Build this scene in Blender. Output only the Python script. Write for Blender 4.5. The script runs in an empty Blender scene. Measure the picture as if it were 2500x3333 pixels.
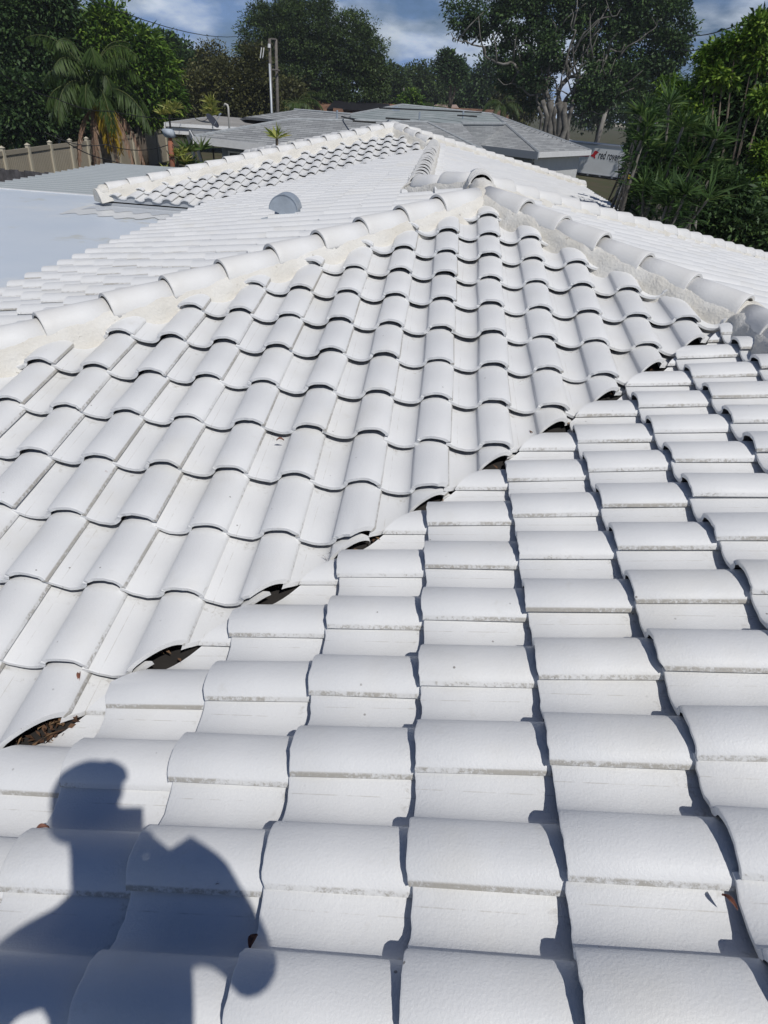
import bpy, bmesh, math, random
import numpy as np
from mathutils import Vector, Matrix, noise
random.seed(7); rng=np.random.default_rng(7)
V=Vector
# ---------------------------------------------------------------- camera, sky, sun, exposure
SC=bpy.context.scene; COL=SC.collection
CAM=np.array([-.0789,-1.741,1.4989]); YAW,PIT,ROL,FL=-.0473,.5537,.0713,2174.4
_f=np.array([math.sin(YAW)*math.cos(PIT),math.cos(YAW)*math.cos(PIT),-math.sin(PIT)])
_r=np.array([math.cos(YAW),-math.sin(YAW),0]); _u=np.cross(_r,_f)
RGT=_r*math.cos(ROL)+_u*math.sin(ROL); UPV=-_r*math.sin(ROL)+_u*math.cos(ROL)
cd=bpy.data.cameras.new('camera'); cam=bpy.data.objects.new('camera',cd); COL.objects.link(cam)
cam.matrix_world=Matrix(((RGT[0],UPV[0],-_f[0],CAM[0]),(RGT[1],UPV[1],-_f[1],CAM[1]),(RGT[2],UPV[2],-_f[2],CAM[2]),(0,0,0,1)))
cd.sensor_fit='VERTICAL'; cd.sensor_height=24; cd.lens=24*FL/3333; cd.clip_end=3000; cd.clip_start=.02
SC.camera=cam
SUN=V((.321,-.497,.806)).normalized()
SC.view_settings.view_transform='Standard'; SC.view_settings.look='None'; SC.view_settings.exposure=-.76; SC.view_settings.gamma=1
sl=bpy.data.lights.new('sun','SUN'); sl.energy=5.0; sl.angle=math.radians(.53); sl.color=(1,.975,.935)
so=bpy.data.objects.new('sun',sl); COL.objects.link(so); so.rotation_euler=SUN.to_track_quat('Z','Y').to_euler(); so.location=(8,-12,22)
W=bpy.data.worlds.new('World'); SC.world=W; W.use_nodes=True
nt=W.node_tree; nt.nodes.clear()
def N(nt,typ,**kw):
    n=nt.nodes.new(typ)
    for k,v in kw.items():
        if k in n.inputs.keys() if isinstance(k,str) else False: n.inputs[k].default_value=v
        else: setattr(n,k,v)
    return n
wo=N(nt,'ShaderNodeOutputWorld'); bg=N(nt,'ShaderNodeBackground'); bg.inputs['Strength'].default_value=.05
sky=N(nt,'ShaderNodeTexSky'); sky.sky_type='NISHITA'; sky.sun_disc=False
sky.sun_elevation=math.asin(SUN.z); sky.sun_rotation=math.atan2(SUN.x,SUN.y); sky.air_density=1.0; sky.dust_density=.3; sky.ozone_density=2.5
tc=N(nt,'ShaderNodeTexCoord'); mp=N(nt,'ShaderNodeMapping'); mp.inputs['Scale'].default_value=(1,1,2.6)
nz=N(nt,'ShaderNodeTexNoise'); nz.inputs['Scale'].default_value=5.2; nz.inputs['Detail'].default_value=9; nz.inputs['Roughness'].default_value=.55
nz.inputs['Distortion'].default_value=.15
cr=N(nt,'ShaderNodeValToRGB'); cr.color_ramp.elements[0].position=.34; cr.color_ramp.elements[1].position=.56
nz2=N(nt,'ShaderNodeTexNoise'); nz2.inputs['Scale'].default_value=9; nz2.inputs['Detail'].default_value=6
cc=N(nt,'ShaderNodeValToRGB'); e=cc.color_ramp.elements; e[0].position=.42; e[0].color=(6.2,10.2,18.5,1); e[1].position=.62; e[1].color=(23,25.5,29,1)
tint=N(nt,'ShaderNodeMix'); tint.data_type='RGBA'; tint.blend_type='MULTIPLY'; tint.inputs[0].default_value=1; tint.inputs[7].default_value=(.56,.79,1.2,1)
mx=N(nt,'ShaderNodeMix'); mx.data_type='RGBA'
L=nt.links.new
L(tc.outputs['Generated'],mp.inputs[0]); L(mp.outputs[0],nz.inputs[0]); L(mp.outputs[0],nz2.inputs[0]); L(nz.outputs[0],cr.inputs[0]); L(nz2.outputs[0],cc.inputs[0])
szz=N(nt,'ShaderNodeSeparateXYZ'); L(tc.outputs['Generated'],szz.inputs[0]); mr=N(nt,'ShaderNodeMapRange'); mr.inputs[1].default_value=.22; mr.inputs[2].default_value=.42; mr.inputs[3].default_value=1; mr.inputs[4].default_value=0; L(szz.outputs[2],mr.inputs[0])
ml=N(nt,'ShaderNodeMath'); ml.operation='MULTIPLY'; L(cr.outputs[0],ml.inputs[0]); L(mr.outputs[0],ml.inputs[1]); L(ml.outputs[0],mx.inputs[0]); L(sky.outputs[0],tint.inputs[6]); L(tint.outputs[2],mx.inputs[6]); L(cc.outputs[0],mx.inputs[7]); L(mx.outputs[2],bg.inputs[0]); L(bg.outputs[0],wo.inputs[0])

# ---------------------------------------------------------------- helpers
DPX=2500/1659.0
def ray(x,y):
    d=_f+RGT*(x*DPX-1250)/FL-UPV*(y*DPX-1666.5)/FL; return d/np.linalg.norm(d)
def atz(x,y,z):
    d=ray(x,y); return V(CAM+d*(z-CAM[2])/d[2])
def aty(x,y,dist):
    """point seen at (x, y) of the photograph, dist metres away horizontally"""
    d=ray(x,y); return V(CAM+d*dist/math.hypot(d[0],d[1]))
def hitp(x,y,n,P):
    d=ray(x,y); n=np.array(n); return V(CAM+d*((np.array(P)-CAM)@n)/(d@n))
def tag(o,label=None,cat=None,group=None,kind=None):
    if label: o['label']=label
    if cat: o['category']=cat
    if group: o['group']=group
    if kind: o['kind']=kind
    return o
def empty(name,loc,label,cat,group=None,rz=0):
    o=bpy.data.objects.new(name,None); COL.objects.link(o); o.location=loc; o.rotation_euler=(0,0,rz); o.empty_display_size=.2
    bpy.context.view_layer.update() if rz else None
    return tag(o,label,cat,group)
def wm(o): return (wm(o.parent)@o.matrix_parent_inverse if o.parent else Matrix.Identity(4))@o.matrix_basis
def link(name,me,mat,parent=None,smooth=False):
    o=bpy.data.objects.new(name,me); COL.objects.link(o)
    if mat:
        for m in (mat if isinstance(mat,(list,tuple)) else [mat]): me.materials.append(m)
    if smooth: me.polygons.foreach_set('use_smooth',[True]*len(me.polygons))
    if parent is not None:
        o.parent=parent; 
        if parent.type=='EMPTY' or True:
            o.matrix_parent_inverse=wm(parent).inverted()
    return o
def build(name,verts,faces,mat,parent=None,smooth=False):
    me=bpy.data.meshes.new(name); me.from_pydata([tuple(v) for v in verts],[],faces); me.update()
    return link(name,me,mat,parent,smooth)
class MB:
    def __init__(s): s.v=[];s.f=[]
    def add(s,vs,fs):
        o=len(s.v); s.v+= [tuple(v) for v in vs]; s.f+=[tuple(i+o for i in f) for f in fs]; return s
    def box(s,c,sz,rz=0,M=None):
        x,y,z=[a/2 for a in sz]; R=Matrix.Rotation(rz,3,'Z'); vs=[]
        for dx,dy,dz in ((-x,-y,-z),(x,-y,-z),(x,y,-z),(-x,y,-z),(-x,-y,z),(x,-y,z),(x,y,z),(-x,y,z)):
            p=V((dx,dy,dz)); p=(M@p) if M else (R@p); vs.append(p+V(c))
        return s.add(vs,[(0,3,2,1),(4,5,6,7),(0,1,5,4),(1,2,6,5),(2,3,7,6),(3,0,4,7)])
    def tube(s,pts,rad,n=8,cap=True):
        pts=[V(p) for p in pts]; m=len(pts)
        if not isinstance(rad,(list,tuple)): rad=[rad]*m
        a=None; vs=[]
        for i,p in enumerate(pts):
            d=(pts[min(i+1,m-1)]-pts[max(i-1,0)]).normalized()
            if a is None: a=d.orthogonal().normalized()
            else: a=(a-d*a.dot(d)).normalized()
            b=d.cross(a)
            for k in range(n):
                t=2*math.pi*k/n; vs.append(p+(a*math.cos(t)+b*math.sin(t))*rad[i])
        fs=[(i*n+k,i*n+(k+1)%n,(i+1)*n+(k+1)%n,(i+1)*n+k) for i in range(m-1) for k in range(n)]
        if cap: fs+=[tuple(range(n))[::-1],tuple(range((m-1)*n,m*n))]
        return s.add(vs,fs)
    def prism(s,poly,z0,z1):
        """plan outline poly [(x,y)], extruded z0..z1"""
        n=len(poly); vs=[(x,y,z0) for x,y in poly]+[(x,y,z1) for x,y in poly]
        return s.add(vs,[tuple(range(n))[::-1],tuple(range(n,2*n))]+[(i,(i+1)%n,n+(i+1)%n,n+i) for i in range(n)])
    def slab(s,poly,th):
        """planar 3-D polygon given thickness th downwards"""
        n=len(poly); poly=[V(p) for p in poly]; vs=poly+[p-V((0,0,th)) for p in poly]
        return s.add(vs,[tuple(range(n)),tuple(range(n,2*n))[::-1]]+[(i,n+i,n+(i+1)%n,(i+1)%n) for i in range(n)])
    def build(s,name,mat,parent=None,smooth=False): return build(name,s.v,s.f,mat,parent,smooth)

# ---------------------------------------------------------------- materials
def mat(name,col,rough=.7,noise_s=None,var=.15,bump=0,bs=60,spec=.3,metal=0,col2=None,detail=4):
    m=bpy.data.materials.new(name); m.use_nodes=True; nt=m.node_tree; b=nt.nodes['Principled BSDF']
    b.inputs['Base Color'].default_value=(*col,1); b.inputs['Roughness'].default_value=rough; b.inputs['Metallic'].default_value=metal
    b.inputs['Specular IOR Level'].default_value=spec
    tc=nt.nodes.new('ShaderNodeTexCoord')
    if noise_s:
        n=nt.nodes.new('ShaderNodeTexNoise'); n.inputs['Scale'].default_value=noise_s; n.inputs['Detail'].default_value=detail
        r=nt.nodes.new('ShaderNodeValToRGB'); r.color_ramp.elements[0].position=.3; r.color_ramp.elements[1].position=.7
        c2=col2 or tuple(c*(1-var) for c in col)
        r.color_ramp.elements[0].color=(*c2,1); r.color_ramp.elements[1].color=(*(tuple(min(1,c*(1+var)) for c in col) if not col2 else col),1)
        nt.links.new(tc.outputs['Object'],n.inputs[0]); nt.links.new(n.outputs[0],r.inputs[0]); nt.links.new(r.outputs[0],b.inputs['Base Color'])
    if bump:
        n=nt.nodes.new('ShaderNodeTexNoise'); n.inputs['Scale'].default_value=bs; n.inputs['Detail'].default_value=3
        bp=nt.nodes.new('ShaderNodeBump'); bp.inputs['Strength'].default_value=bump; bp.inputs['Distance'].default_value=.01
        nt.links.new(tc.outputs['Object'],n.inputs[0]); nt.links.new(n.outputs[0],bp.inputs['Height']); nt.links.new(bp.outputs[0],b.inputs['Normal'])
    return m
def nodes(m): return m.node_tree,m.node_tree.nodes['Principled BSDF']

def tile_material():
    m=mat('white_roof_coating',(.80,.80,.795),.5,spec=.35); nt,b=nodes(m); L=nt.links.new
    def M_(op,a,b_=None,c=None,clamp=False):
        n=nt.nodes.new('ShaderNodeMath'); n.operation=op; n.use_clamp=clamp
        for i,x in enumerate((a,b_,c)):
            if x is None: continue
            if isinstance(x,(int,float)): n.inputs[i].default_value=x
            else: L(x,n.inputs[i])
        return n.outputs[0]
    def NZ(vec,sc,det=3,rough=.5):
        n=nt.nodes.new('ShaderNodeTexNoise'); n.inputs['Scale'].default_value=sc; n.inputs['Detail'].default_value=det; n.inputs['Roughness'].default_value=rough; L(vec,n.inputs[0]); return n.outputs[0]
    def SM(x,a,b_): 
        n=nt.nodes.new('ShaderNodeMapRange'); n.interpolation_type='SMOOTHSTEP'; L(x,n.inputs[0]); n.inputs[1].default_value=a; n.inputs[2].default_value=b_; return n.outputs[0]
    tc=nt.nodes.new('ShaderNodeTexCoord'); O=tc.outputs['Object']
    uv=nt.nodes.new('ShaderNodeUVMap'); uv.uv_map='tile'; sp=nt.nodes.new('ShaderNodeSeparateXYZ'); L(uv.outputs[0],sp.inputs[0])
    U=sp.outputs[0]; Vv=sp.outputs[1]; fu=M_('FRACT',U); k=M_('FLOOR',U)
    wn=nt.nodes.new('ShaderNodeTexWhiteNoise'); wn.noise_dimensions='1D'; L(k,wn.inputs['W']); rnd=wn.outputs['Value']
    # wear: grime band on the lower edge of each barrel, moss where pans end, specks, faint stains
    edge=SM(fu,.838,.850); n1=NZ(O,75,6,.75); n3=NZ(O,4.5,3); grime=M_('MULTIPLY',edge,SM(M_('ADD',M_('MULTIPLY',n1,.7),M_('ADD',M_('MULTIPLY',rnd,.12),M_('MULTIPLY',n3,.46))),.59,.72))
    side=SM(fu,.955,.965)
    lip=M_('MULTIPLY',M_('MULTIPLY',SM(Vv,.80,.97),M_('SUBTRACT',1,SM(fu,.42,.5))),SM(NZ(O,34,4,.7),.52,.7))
    n2=NZ(O,2.2,4,.6); stain=M_('MULTIPLY',SM(n2,.5,.75),.55)
    spk=nt.nodes.new('ShaderNodeTexVoronoi'); spk.inputs['Scale'].default_value=14; L(O,spk.inputs[0])
    spot=M_('MULTIPLY',M_('LESS_THAN',spk.outputs['Distance'],.055),SM(NZ(O,3.1,2),.50,.62))
    mold=M_('MULTIPLY',SM(NZ(O,19,6,.75),.66,.76),SM(NZ(O,1.3,2),.52,.66))
    def MIX(f,a,b_):
        n=nt.nodes.new('ShaderNodeMix'); n.data_type='RGBA'
        L(f,n.inputs[0])
        for i,x in ((6,a),(7,b_)):
            if isinstance(x,tuple): n.inputs[i].default_value=(*x,1)
            else: L(x,n.inputs[i])
        return n.outputs[2]
    c=MIX(M_('MULTIPLY',rnd,.9),(.80,.80,.79),(.735,.74,.74))
    c=MIX(stain,c,(.73,.715,.67)); ru=SM(NZ(O,7.0,8,.75),.60,.74); c=MIX(M_('MULTIPLY',ru,.35),c,(.60,.575,.51))
    c=MIX(M_('MULTIPLY',mold,.35),c,(.42,.39,.31))
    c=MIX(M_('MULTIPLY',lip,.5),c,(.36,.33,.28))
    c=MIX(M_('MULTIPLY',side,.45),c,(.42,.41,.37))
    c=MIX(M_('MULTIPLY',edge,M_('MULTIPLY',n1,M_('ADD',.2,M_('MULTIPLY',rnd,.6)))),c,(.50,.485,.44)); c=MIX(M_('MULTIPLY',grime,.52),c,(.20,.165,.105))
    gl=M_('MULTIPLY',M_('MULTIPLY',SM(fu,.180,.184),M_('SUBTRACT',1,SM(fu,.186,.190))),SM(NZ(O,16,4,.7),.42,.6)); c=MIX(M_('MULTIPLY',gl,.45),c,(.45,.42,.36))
    c=MIX(M_('MULTIPLY',spot,.7),c,(.12,.10,.08))
    L(c,b.inputs['Base Color'])
    h=M_('ADD',M_('MULTIPLY',NZ(O,150,3,.6),.55),M_('MULTIPLY',NZ(O,26,4),.5)); h=M_('ADD',h,M_('MULTIPLY',grime,.5))
    bp=nt.nodes.new('ShaderNodeBump'); bp.inputs['Strength'].default_value=.34; bp.inputs['Distance'].default_value=.006; L(h,bp.inputs['Height']); L(bp.outputs[0],b.inputs['Normal'])
    return m
TILE=tile_material()
MORTAR=mat('mortar',(.79,.77,.72),.9,4,.0,.7,60,.2,col2=(.68,.645,.57),detail=10)
def speckle(m,scale,thr,col,amt=.8,ns=3):
    nt,b=nodes(m); s=b.inputs['Base Color']
    v=nt.nodes.new('ShaderNodeTexNoise'); v.inputs['Scale'].default_value=scale; v.inputs['Detail'].default_value=6; v.inputs['Roughness'].default_value=.7
    tc=[n for n in nt.nodes if n.type=='TEX_COORD'][0]; nt.links.new(tc.outputs['Object'],v.inputs[0])
    mr=nt.nodes.new('ShaderNodeMapRange'); mr.inputs[1].default_value=thr; mr.inputs[2].default_value=thr+.08; mr.inputs[4].default_value=amt; nt.links.new(v.outputs[0],mr.inputs[0])
    mx=nt.nodes.new('ShaderNodeMix'); mx.data_type='RGBA'; nt.links.new(mr.outputs[0],mx.inputs[0])
    if s.links: nt.links.new(s.links[0].from_socket,mx.inputs[6])
    else: mx.inputs[6].default_value=s.default_value
    mx.inputs[7].default_value=(*col,1); nt.links.new(mx.outputs[2],s)
    return m
speckle(MORTAR,24,.62,(.30,.27,.21),.7)
CAPM=speckle(mat('white_cap_coating',(.80,.795,.78),.5,3,.0,.2,110,.35,col2=(.74,.725,.69)),30,.67,(.45,.42,.35),.5)
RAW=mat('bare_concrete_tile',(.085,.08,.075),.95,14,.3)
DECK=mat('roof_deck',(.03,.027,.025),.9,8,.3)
# ---------------------------------------------------------------- the tiled roof
SL=.23897; T=math.tan(SL); CS,SN=math.cos(SL),math.sin(SL); TW=.30; TE=.3461
_cnt=[0]
PROF=[(-.07,.027),(-.01,.0215),(.04,.0145),(.10,.0075),(.17,.002),(.25,.0),(.32,.0022),(.38,.0085),(.415,.0165),(.437,.025),(.447,.037),(.455,.0425),(.463,.0455),(.475,.0487),(.51,.0565),(.58,.0655),(.66,.0715),(.74,.074),(.81,.0725),(.87,.0675),(.92,.060),(.96,.051),(.99,.041),(1.003,.030)]
PROF_LO=[PROF[i] for i in (0,2,4,6,8,9,10,13,16,17,19,21,23)]
def tile_bm(prof,vs,th=.018,lift=.043,jit=.0011,uvk=0):
    """one S tile: u right, v up the slope, h out of the slope (metres)"""
    bm=bmesh.new(); uvl=bm.loops.layers.uv.new('tile'); nu=len(prof); top=[];bot=[]
    nr=[]
    for i,(u,h) in enumerate(prof):
        a=prof[max(i-1,0)]; b=prof[min(i+1,nu-1)]; d=V(((b[0]-a[0])*TW,b[1]-a[1])).normalized(); nr.append((-d.y,d.x))
    dv=[random.gauss(0,jit) for _ in prof]; rx=random.gauss(0,.0024); ry=random.gauss(0,.003); sk=random.gauss(0,.004)
    ch=random.random()<.09; cu=random.choice((-1,0,nu-1,nu-1)) ; dn=random.gauss(0,.004)
    sd_=random.random()*99; dv=[q+dn+.004*noise.noise(V((i*.33,sd_,0))) for i,q in enumerate(dv)]
    if ch: dv[cu]+=random.uniform(.006,.018); dv[cu-1 if cu else 1]+=random.uniform(.002,.008)
    info={}
    for j,v in enumerate(vs):
        lz=lift*(1-v/TE); rt=[];rb=[]
        for i,(u,h) in enumerate(prof):
            x=u*TW+sk*(v/TE); y=v+(dv[i] if j<=1 else 0); z=h+lz+rx*(1-v/TE)+ry*(u-.5)
            if j==0: z-=.003
            a=bm.verts.new((x,y,z)); b=bm.verts.new((x-nr[i][0]*th*1.0,y,z-nr[i][1]*th+ (.003 if j==0 else 0)))
            rt.append(a);rb.append(b); info[a]=info[b]=(.05+.9*max(0,min(1,(u+.07)/1.075))*.9,v/TE)
        top.append(rt);bot.append(rb)
    def face(vl,smooth,ov=None,mi=0):
        f=bm.faces.new(vl); f.smooth=smooth; f.material_index=mi
        for l in f.loops:
            q=info[l.vert]; l[uvl].uv=(uvk+(ov if ov is not None else q[0]),q[1])
    for j in range(len(vs)-1):
        for i in range(nu-1):
            face([top[j][i],top[j][i+1],top[j+1][i+1],top[j+1][i]],True)
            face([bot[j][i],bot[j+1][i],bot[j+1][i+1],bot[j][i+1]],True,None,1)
        face([top[j][nu-1],bot[j][nu-1],bot[j+1][nu-1],top[j+1][nu-1]],False,.97); face([top[j][0],top[j+1][0],bot[j+1][0],bot[j][0]],False)
    for i in range(nu-1):
        face([top[0][i],bot[0][i],bot[0][i+1],top[0][i+1]],False); n_=len(vs)-1
        face([top[n_][i],top[n_][i+1],bot[n_][i+1],bot[n_][i]],False)
    for f in bm.faces:
        if not f.smooth:
            for e in f.edges: e.smooth=False
    return bm
HP=lambda a,b,d:(V((a,b,0)),d)       # keep a*x+b*y <= d
def roof_slope(name,org,Ud,Vd,regions,irange,jrange,parent,fine=True,label=None):
    """S tiles on one slope; org = a node (right foot of a barrel at its nose), cut to the regions"""
    U=V(Ud);H=V(Vd); VV=(H*CS+V((0,0,SN))); NN=(H*-SN+V((0,0,CS))); O=V(org)-NN*.066
    main=bmesh.new(); main.loops.layers.uv.new('tile')
    M=Matrix(((U.x,VV.x,NN.x,0),(U.y,VV.y,NN.y,0),(U.z,VV.z,NN.z,0),(0,0,0,1)))
    tmp=bpy.data.meshes.new('t')
    for i in range(*irange):
        for j in range(*jrange):
            base=O+VV*(i*TE)+U*((j-1)*TW)
            cs=[base+U*(a*TW)+VV*(b) for a in (-.08,1.02) for b in (0,TE+.06)]
            for reg in regions:
                st=[[n.dot(p)-d for p in cs] for n,d in reg]
                if any(min(s)>0 for s in st): continue
                _cnt[0]+=1
                bm=tile_bm(PROF if fine else PROF_LO,[0,.005,TE*.5,TE+.06] if fine else [0,TE+.04],uvk=_cnt[0]%997)
                bm.transform(Matrix.Translation(base)@M)
                for (n,d),s in zip(reg,st):
                    if max(s)<=0: continue
                    r=bmesh.ops.bisect_plane(bm,geom=bm.verts[:]+bm.edges[:]+bm.faces[:],plane_co=n*(d/n.length_squared),plane_no=n,clear_outer=True)
                    ed=[g for g in r['geom_cut'] if isinstance(g,bmesh.types.BMEdge)]
                    if ed:
                        for e_ in ed: e_.smooth=False
                        bmesh.ops.holes_fill(bm,edges=ed,sides=0)
                if bm.faces: bm.to_mesh(tmp); main.from_mesh(tmp)
                bm.free()
    me=bpy.data.meshes.new(name); main.to_mesh(me); main.free(); bpy.data.meshes.remove(tmp)
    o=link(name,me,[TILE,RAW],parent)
    if label: o['label']=label
    return o
house=empty('tile_roofed_house',(0,0,-2.9),'white painted barrel tile roofed house filling the foreground, with hips, valley and flat side roof','house')
ZA=lambda x:T*x; ZB=lambda y:.686+T*(y-3.526); ZC=lambda x:.792+T*x; ZD=lambda x:.9139-T*x
ZE_=lambda y:-.165+T*(y-9.98); ZF=lambda x:.632-T*x; J1Y=5.08; ZG=lambda y:.853-T*(y-J1Y)
LC=J1Y-.25; J2=( -.33,J1Y+.58); GV=J2[1]+.33
uA=((0,-1,0),(1,0,0)); uB=((1,0,0),(0,1,0)); uD=((0,1,0),(-1,0,0)); uG=((-1,0,0),(0,-1,0))
roof_slope('roof_slope',(0,0,0),*uA,[[HP(-1,1,.790),HP(1,0,1.876)]],(-5,6),(-8,10),house,label='near roof slope of white tiles whose barrels run from left to right')
roof_slope('roof_slope',(.08,3.526,.686),*uB,[[HP(1,-1,-.806),HP(-1,1,3.96),HP(1,1,4.46)]],(-12,3),(-13,7),house,label='three sided roof slope of white tiles facing the viewer between two hips')
roof_slope('roof_slope',(-3.84,4.65,ZC(-3.84)+.012),*uA,[[HP(1,-1,-3.96),HP(0,1,J2[1]),HP(1,0,.25),HP(1,1,.25+J1Y)],[HP(0,-1,-J2[1]),HP(-1,1,13.91),HP(1,0,-.33)]],(0,13),(-36,17),house,fine=False,label='long white tiled slope falling left to the flat roof')
roof_slope('roof_slope',(5.25,.1,ZD(5.25)),*uD,[[HP(-1,0,-1.876),HP(0,1,2.586)],[HP(-1,-1,-4.46),HP(-1,0,-.25),HP(0,-1,-2.586),HP(-1,1,LC)]],(0,15),(-14,36),house,fine=False)
roof_slope('roof_slope',(-5.391,9.978,-.165),*uB,[[HP(1,-1,-13.91),HP(-1,1,15.72),HP(1,1,13.25)]],(0,14),(-1,18),house,fine=False,label='far roof slope of white wavy tiles above a scalloped eave')
roof_slope('roof_slope',(3.93,6,ZF(3.93)),*uD,[[HP(-1,0,.33),HP(1,-1,-GV),HP(0,1,13.58)],[HP(-1,0,1.235),HP(-1,-1,-13.25),HP(0,-1,-13.58),HP(-1,1,16.035)]],(0,16),(-3,48),house,fine=False)
roof_slope('roof_slope',(0,10.05,ZG(10.05)),*uG,[[HP(1,-1,-LC),HP(-1,1,GV),HP(-1,-1,-.25-J1Y)]],(0,15),(-18,3),house,fine=False)
roof_slope('roof_slope',(-5.70,16,ZC(0)+.0+(.933-ZC(-1.235))+T*-5.70),*uA,[[HP(1,-1,-15.72),HP(1,0,-1.235),HP(1,1,13.565)]],(0,15),(-5,22),house,fine=False)
# deck under the tiles
def zplane(f,poly,axis): return [(x,y,f(x if axis=='x' else y)-.078) for x,y in poly]
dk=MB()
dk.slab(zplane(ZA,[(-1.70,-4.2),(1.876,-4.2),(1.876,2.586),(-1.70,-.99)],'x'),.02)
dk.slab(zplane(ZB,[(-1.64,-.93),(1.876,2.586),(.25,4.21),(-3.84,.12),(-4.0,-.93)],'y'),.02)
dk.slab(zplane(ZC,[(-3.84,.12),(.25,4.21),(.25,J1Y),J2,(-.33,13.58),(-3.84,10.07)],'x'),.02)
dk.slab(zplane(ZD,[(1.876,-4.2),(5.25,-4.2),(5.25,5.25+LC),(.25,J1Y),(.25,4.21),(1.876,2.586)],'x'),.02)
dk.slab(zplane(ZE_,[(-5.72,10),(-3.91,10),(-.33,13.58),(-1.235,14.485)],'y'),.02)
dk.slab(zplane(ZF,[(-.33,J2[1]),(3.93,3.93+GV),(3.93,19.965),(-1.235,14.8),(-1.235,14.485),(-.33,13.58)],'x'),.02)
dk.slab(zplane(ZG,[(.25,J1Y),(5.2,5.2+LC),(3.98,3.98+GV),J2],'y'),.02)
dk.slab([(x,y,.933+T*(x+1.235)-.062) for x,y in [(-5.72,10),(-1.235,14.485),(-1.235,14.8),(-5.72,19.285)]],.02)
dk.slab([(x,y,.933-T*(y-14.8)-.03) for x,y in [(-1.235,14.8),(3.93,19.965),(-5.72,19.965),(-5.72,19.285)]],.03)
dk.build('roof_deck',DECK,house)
# hip and ridge caps
def cap_mesh():
    nA,vs,fs=17,[],[]; rings=[(0,.117,0),(.006,.120,0),(.05,.119,0),(.22,.114,0),(.43,.107,0)]
    for v,R,_ in rings:
        for k in range(nA):
            a=math.radians(-90+180*k/(nA-1)); vs.append((R*math.sin(a)*.94,v,R*math.cos(a)))
    nR=len(rings); o=len(vs)
    for v,R,_ in rings:
        for k in range(nA):
            a=math.radians(-90+180*k/(nA-1)); r=R-.016; vs.append((r*math.sin(a)*.94,v+(.002 if v==0 else 0),r*math.cos(a)))
    for j in range(nR-1):
        for k in range(nA-1):
            q=j*nA+k; fs.append((q,q+1,q+nA+1,q+nA)); fs.append((o+q,o+q+nA,o+q+nA+1,o+q+1))
        q=j*nA; fs.append((q,q+nA,o+q+nA,o+q)); q=j*nA+nA-1; fs.append((q,o+q,o+q+nA,q+nA))
    ns=len(fs)
    for k in range(nA-1): fs.append((k,o+k,o+k+1,k+1)); q=(nR-1)*nA+k; fs.append((q,q+1,o+q+1,o+q))
    me=bpy.data.meshes.new('ridge_cap'); me.from_pydata(vs,[],fs); me.polygons.foreach_set('use_smooth',[i<ns for i in range(len(fs))]); me.materials.append(CAPM); me.update()
    return me
CAPME=cap_mesh()
def nail_free(*a): pass
def caps(p0,p1,first=None,nose_at='lo',hoff=.0,parent=house,label=None,ncap=99,low=.172,step=.375,start=None):
    """caps from p0 (upper end) to p1 (lower end); each nose points to p1"""
    p0=V(p0);p1=V(p1); d=(p1-p0); Ln=d.length; d.normalize(); up=-d; side=up.cross(V((0,0,1))).normalized(); nn=side.cross(up).normalized()
    s=first if first is not None else step; k=0
    while s<Ln+.12 and k<ncap:
        o=bpy.data.objects.new('ridge_cap',CAPME); COL.objects.link(o); o.parent=parent; o.matrix_parent_inverse=parent.matrix_basis.inverted()
        tl=.020; v2=(up+nn*(-tl/.375)).normalized(); s2=side; n2=s2.cross(v2)
        pos=p0+d*s+nn*(.020+hoff+random.gauss(0,.002))+side*random.gauss(0,.003)
        M=Matrix(((s2.x,v2.x,n2.x,pos.x),(s2.y,v2.y,n2.y,pos.y),(s2.z,v2.z,n2.z,pos.z),(0,0,0,1)))
        o.matrix_basis=M@Matrix.Rotation(random.gauss(0,.012),4,'Z'); s+=step; k+=1
    # mortar bed with rough flanks that die into the tile waves
    m=MB(); n=int(Ln/.018)+2; prof=[(-low,-.125),(-.146,-.060),(-.130,-.012),(-.117,.030),(-.06,.070),(0,.08),(.06,.070),(.117,.030),(.130,-.012),(.146,-.060),(low,-.125)]; vs=[]
    for i in range(n):
        s_=-.02+(Ln+.04)*i/(n-1)
        for q,(u,h) in enumerate(prof):
            w=noise.noise(V((s_*9+p0.x*7,q*3.1,p0.y)))*.014+noise.noise(V((s_*40,q*5.3,p0.x)))*.005
            sg=-1 if u<0 else 1
            p=p0+d*s_+side*(u+(sg*w if u else 0))+nn*(h+hoff+w*.6); vs.append(p)
    K=len(prof)
    m.add(vs,[(i*K+q,i*K+q+1,(i+1)*K+q+1,(i+1)*K+q) for i in range(n-1) for q in range(K-1)]+[tuple(range(K)),tuple(range((n-1)*K,n*K))[::-1]])
    m.build('mortar_bed',MORTAR,parent,True)
AP=(.25,4.21,.853); J3=(-.33,13.58,ZC(-.33)); AP2=(-1.235,14.485,.933); AP2b=(-1.235,14.8,.933)
caps(AP,(-4.0,-.04,.853-4.25*T),first=.502,step=.3775,hoff=.0)
caps(AP,(1.876,2.584,.457),first=.468,step=.365,hoff=.008)
caps((.25,J1Y+.05,.853),(.25,4.50,.853),first=.17,step=.19,hoff=.03,ncap=3)
caps((.25,J1Y,.853),(J2[0]-.05,J2[1]+.05,ZC(-.33)-.01),first=.42,step=.385,hoff=.02,ncap=2)
caps((.25,J1Y,.853),(5.25,J1Y+5,.853-5*T),first=.42,step=.374,hoff=-.005,low=.165)
caps((-.33,13.6,ZC(-.33)),(-.33,J2[1]-.03,ZC(-.33)),first=.3,step=.375,hoff=.02)
caps((1.876,2.55,.457),(1.876,-4.2,.457),first=.42,step=.375,hoff=.01)
caps(AP2,(-5.74,9.98,-.165),first=.30,step=.3745,hoff=.035)
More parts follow.
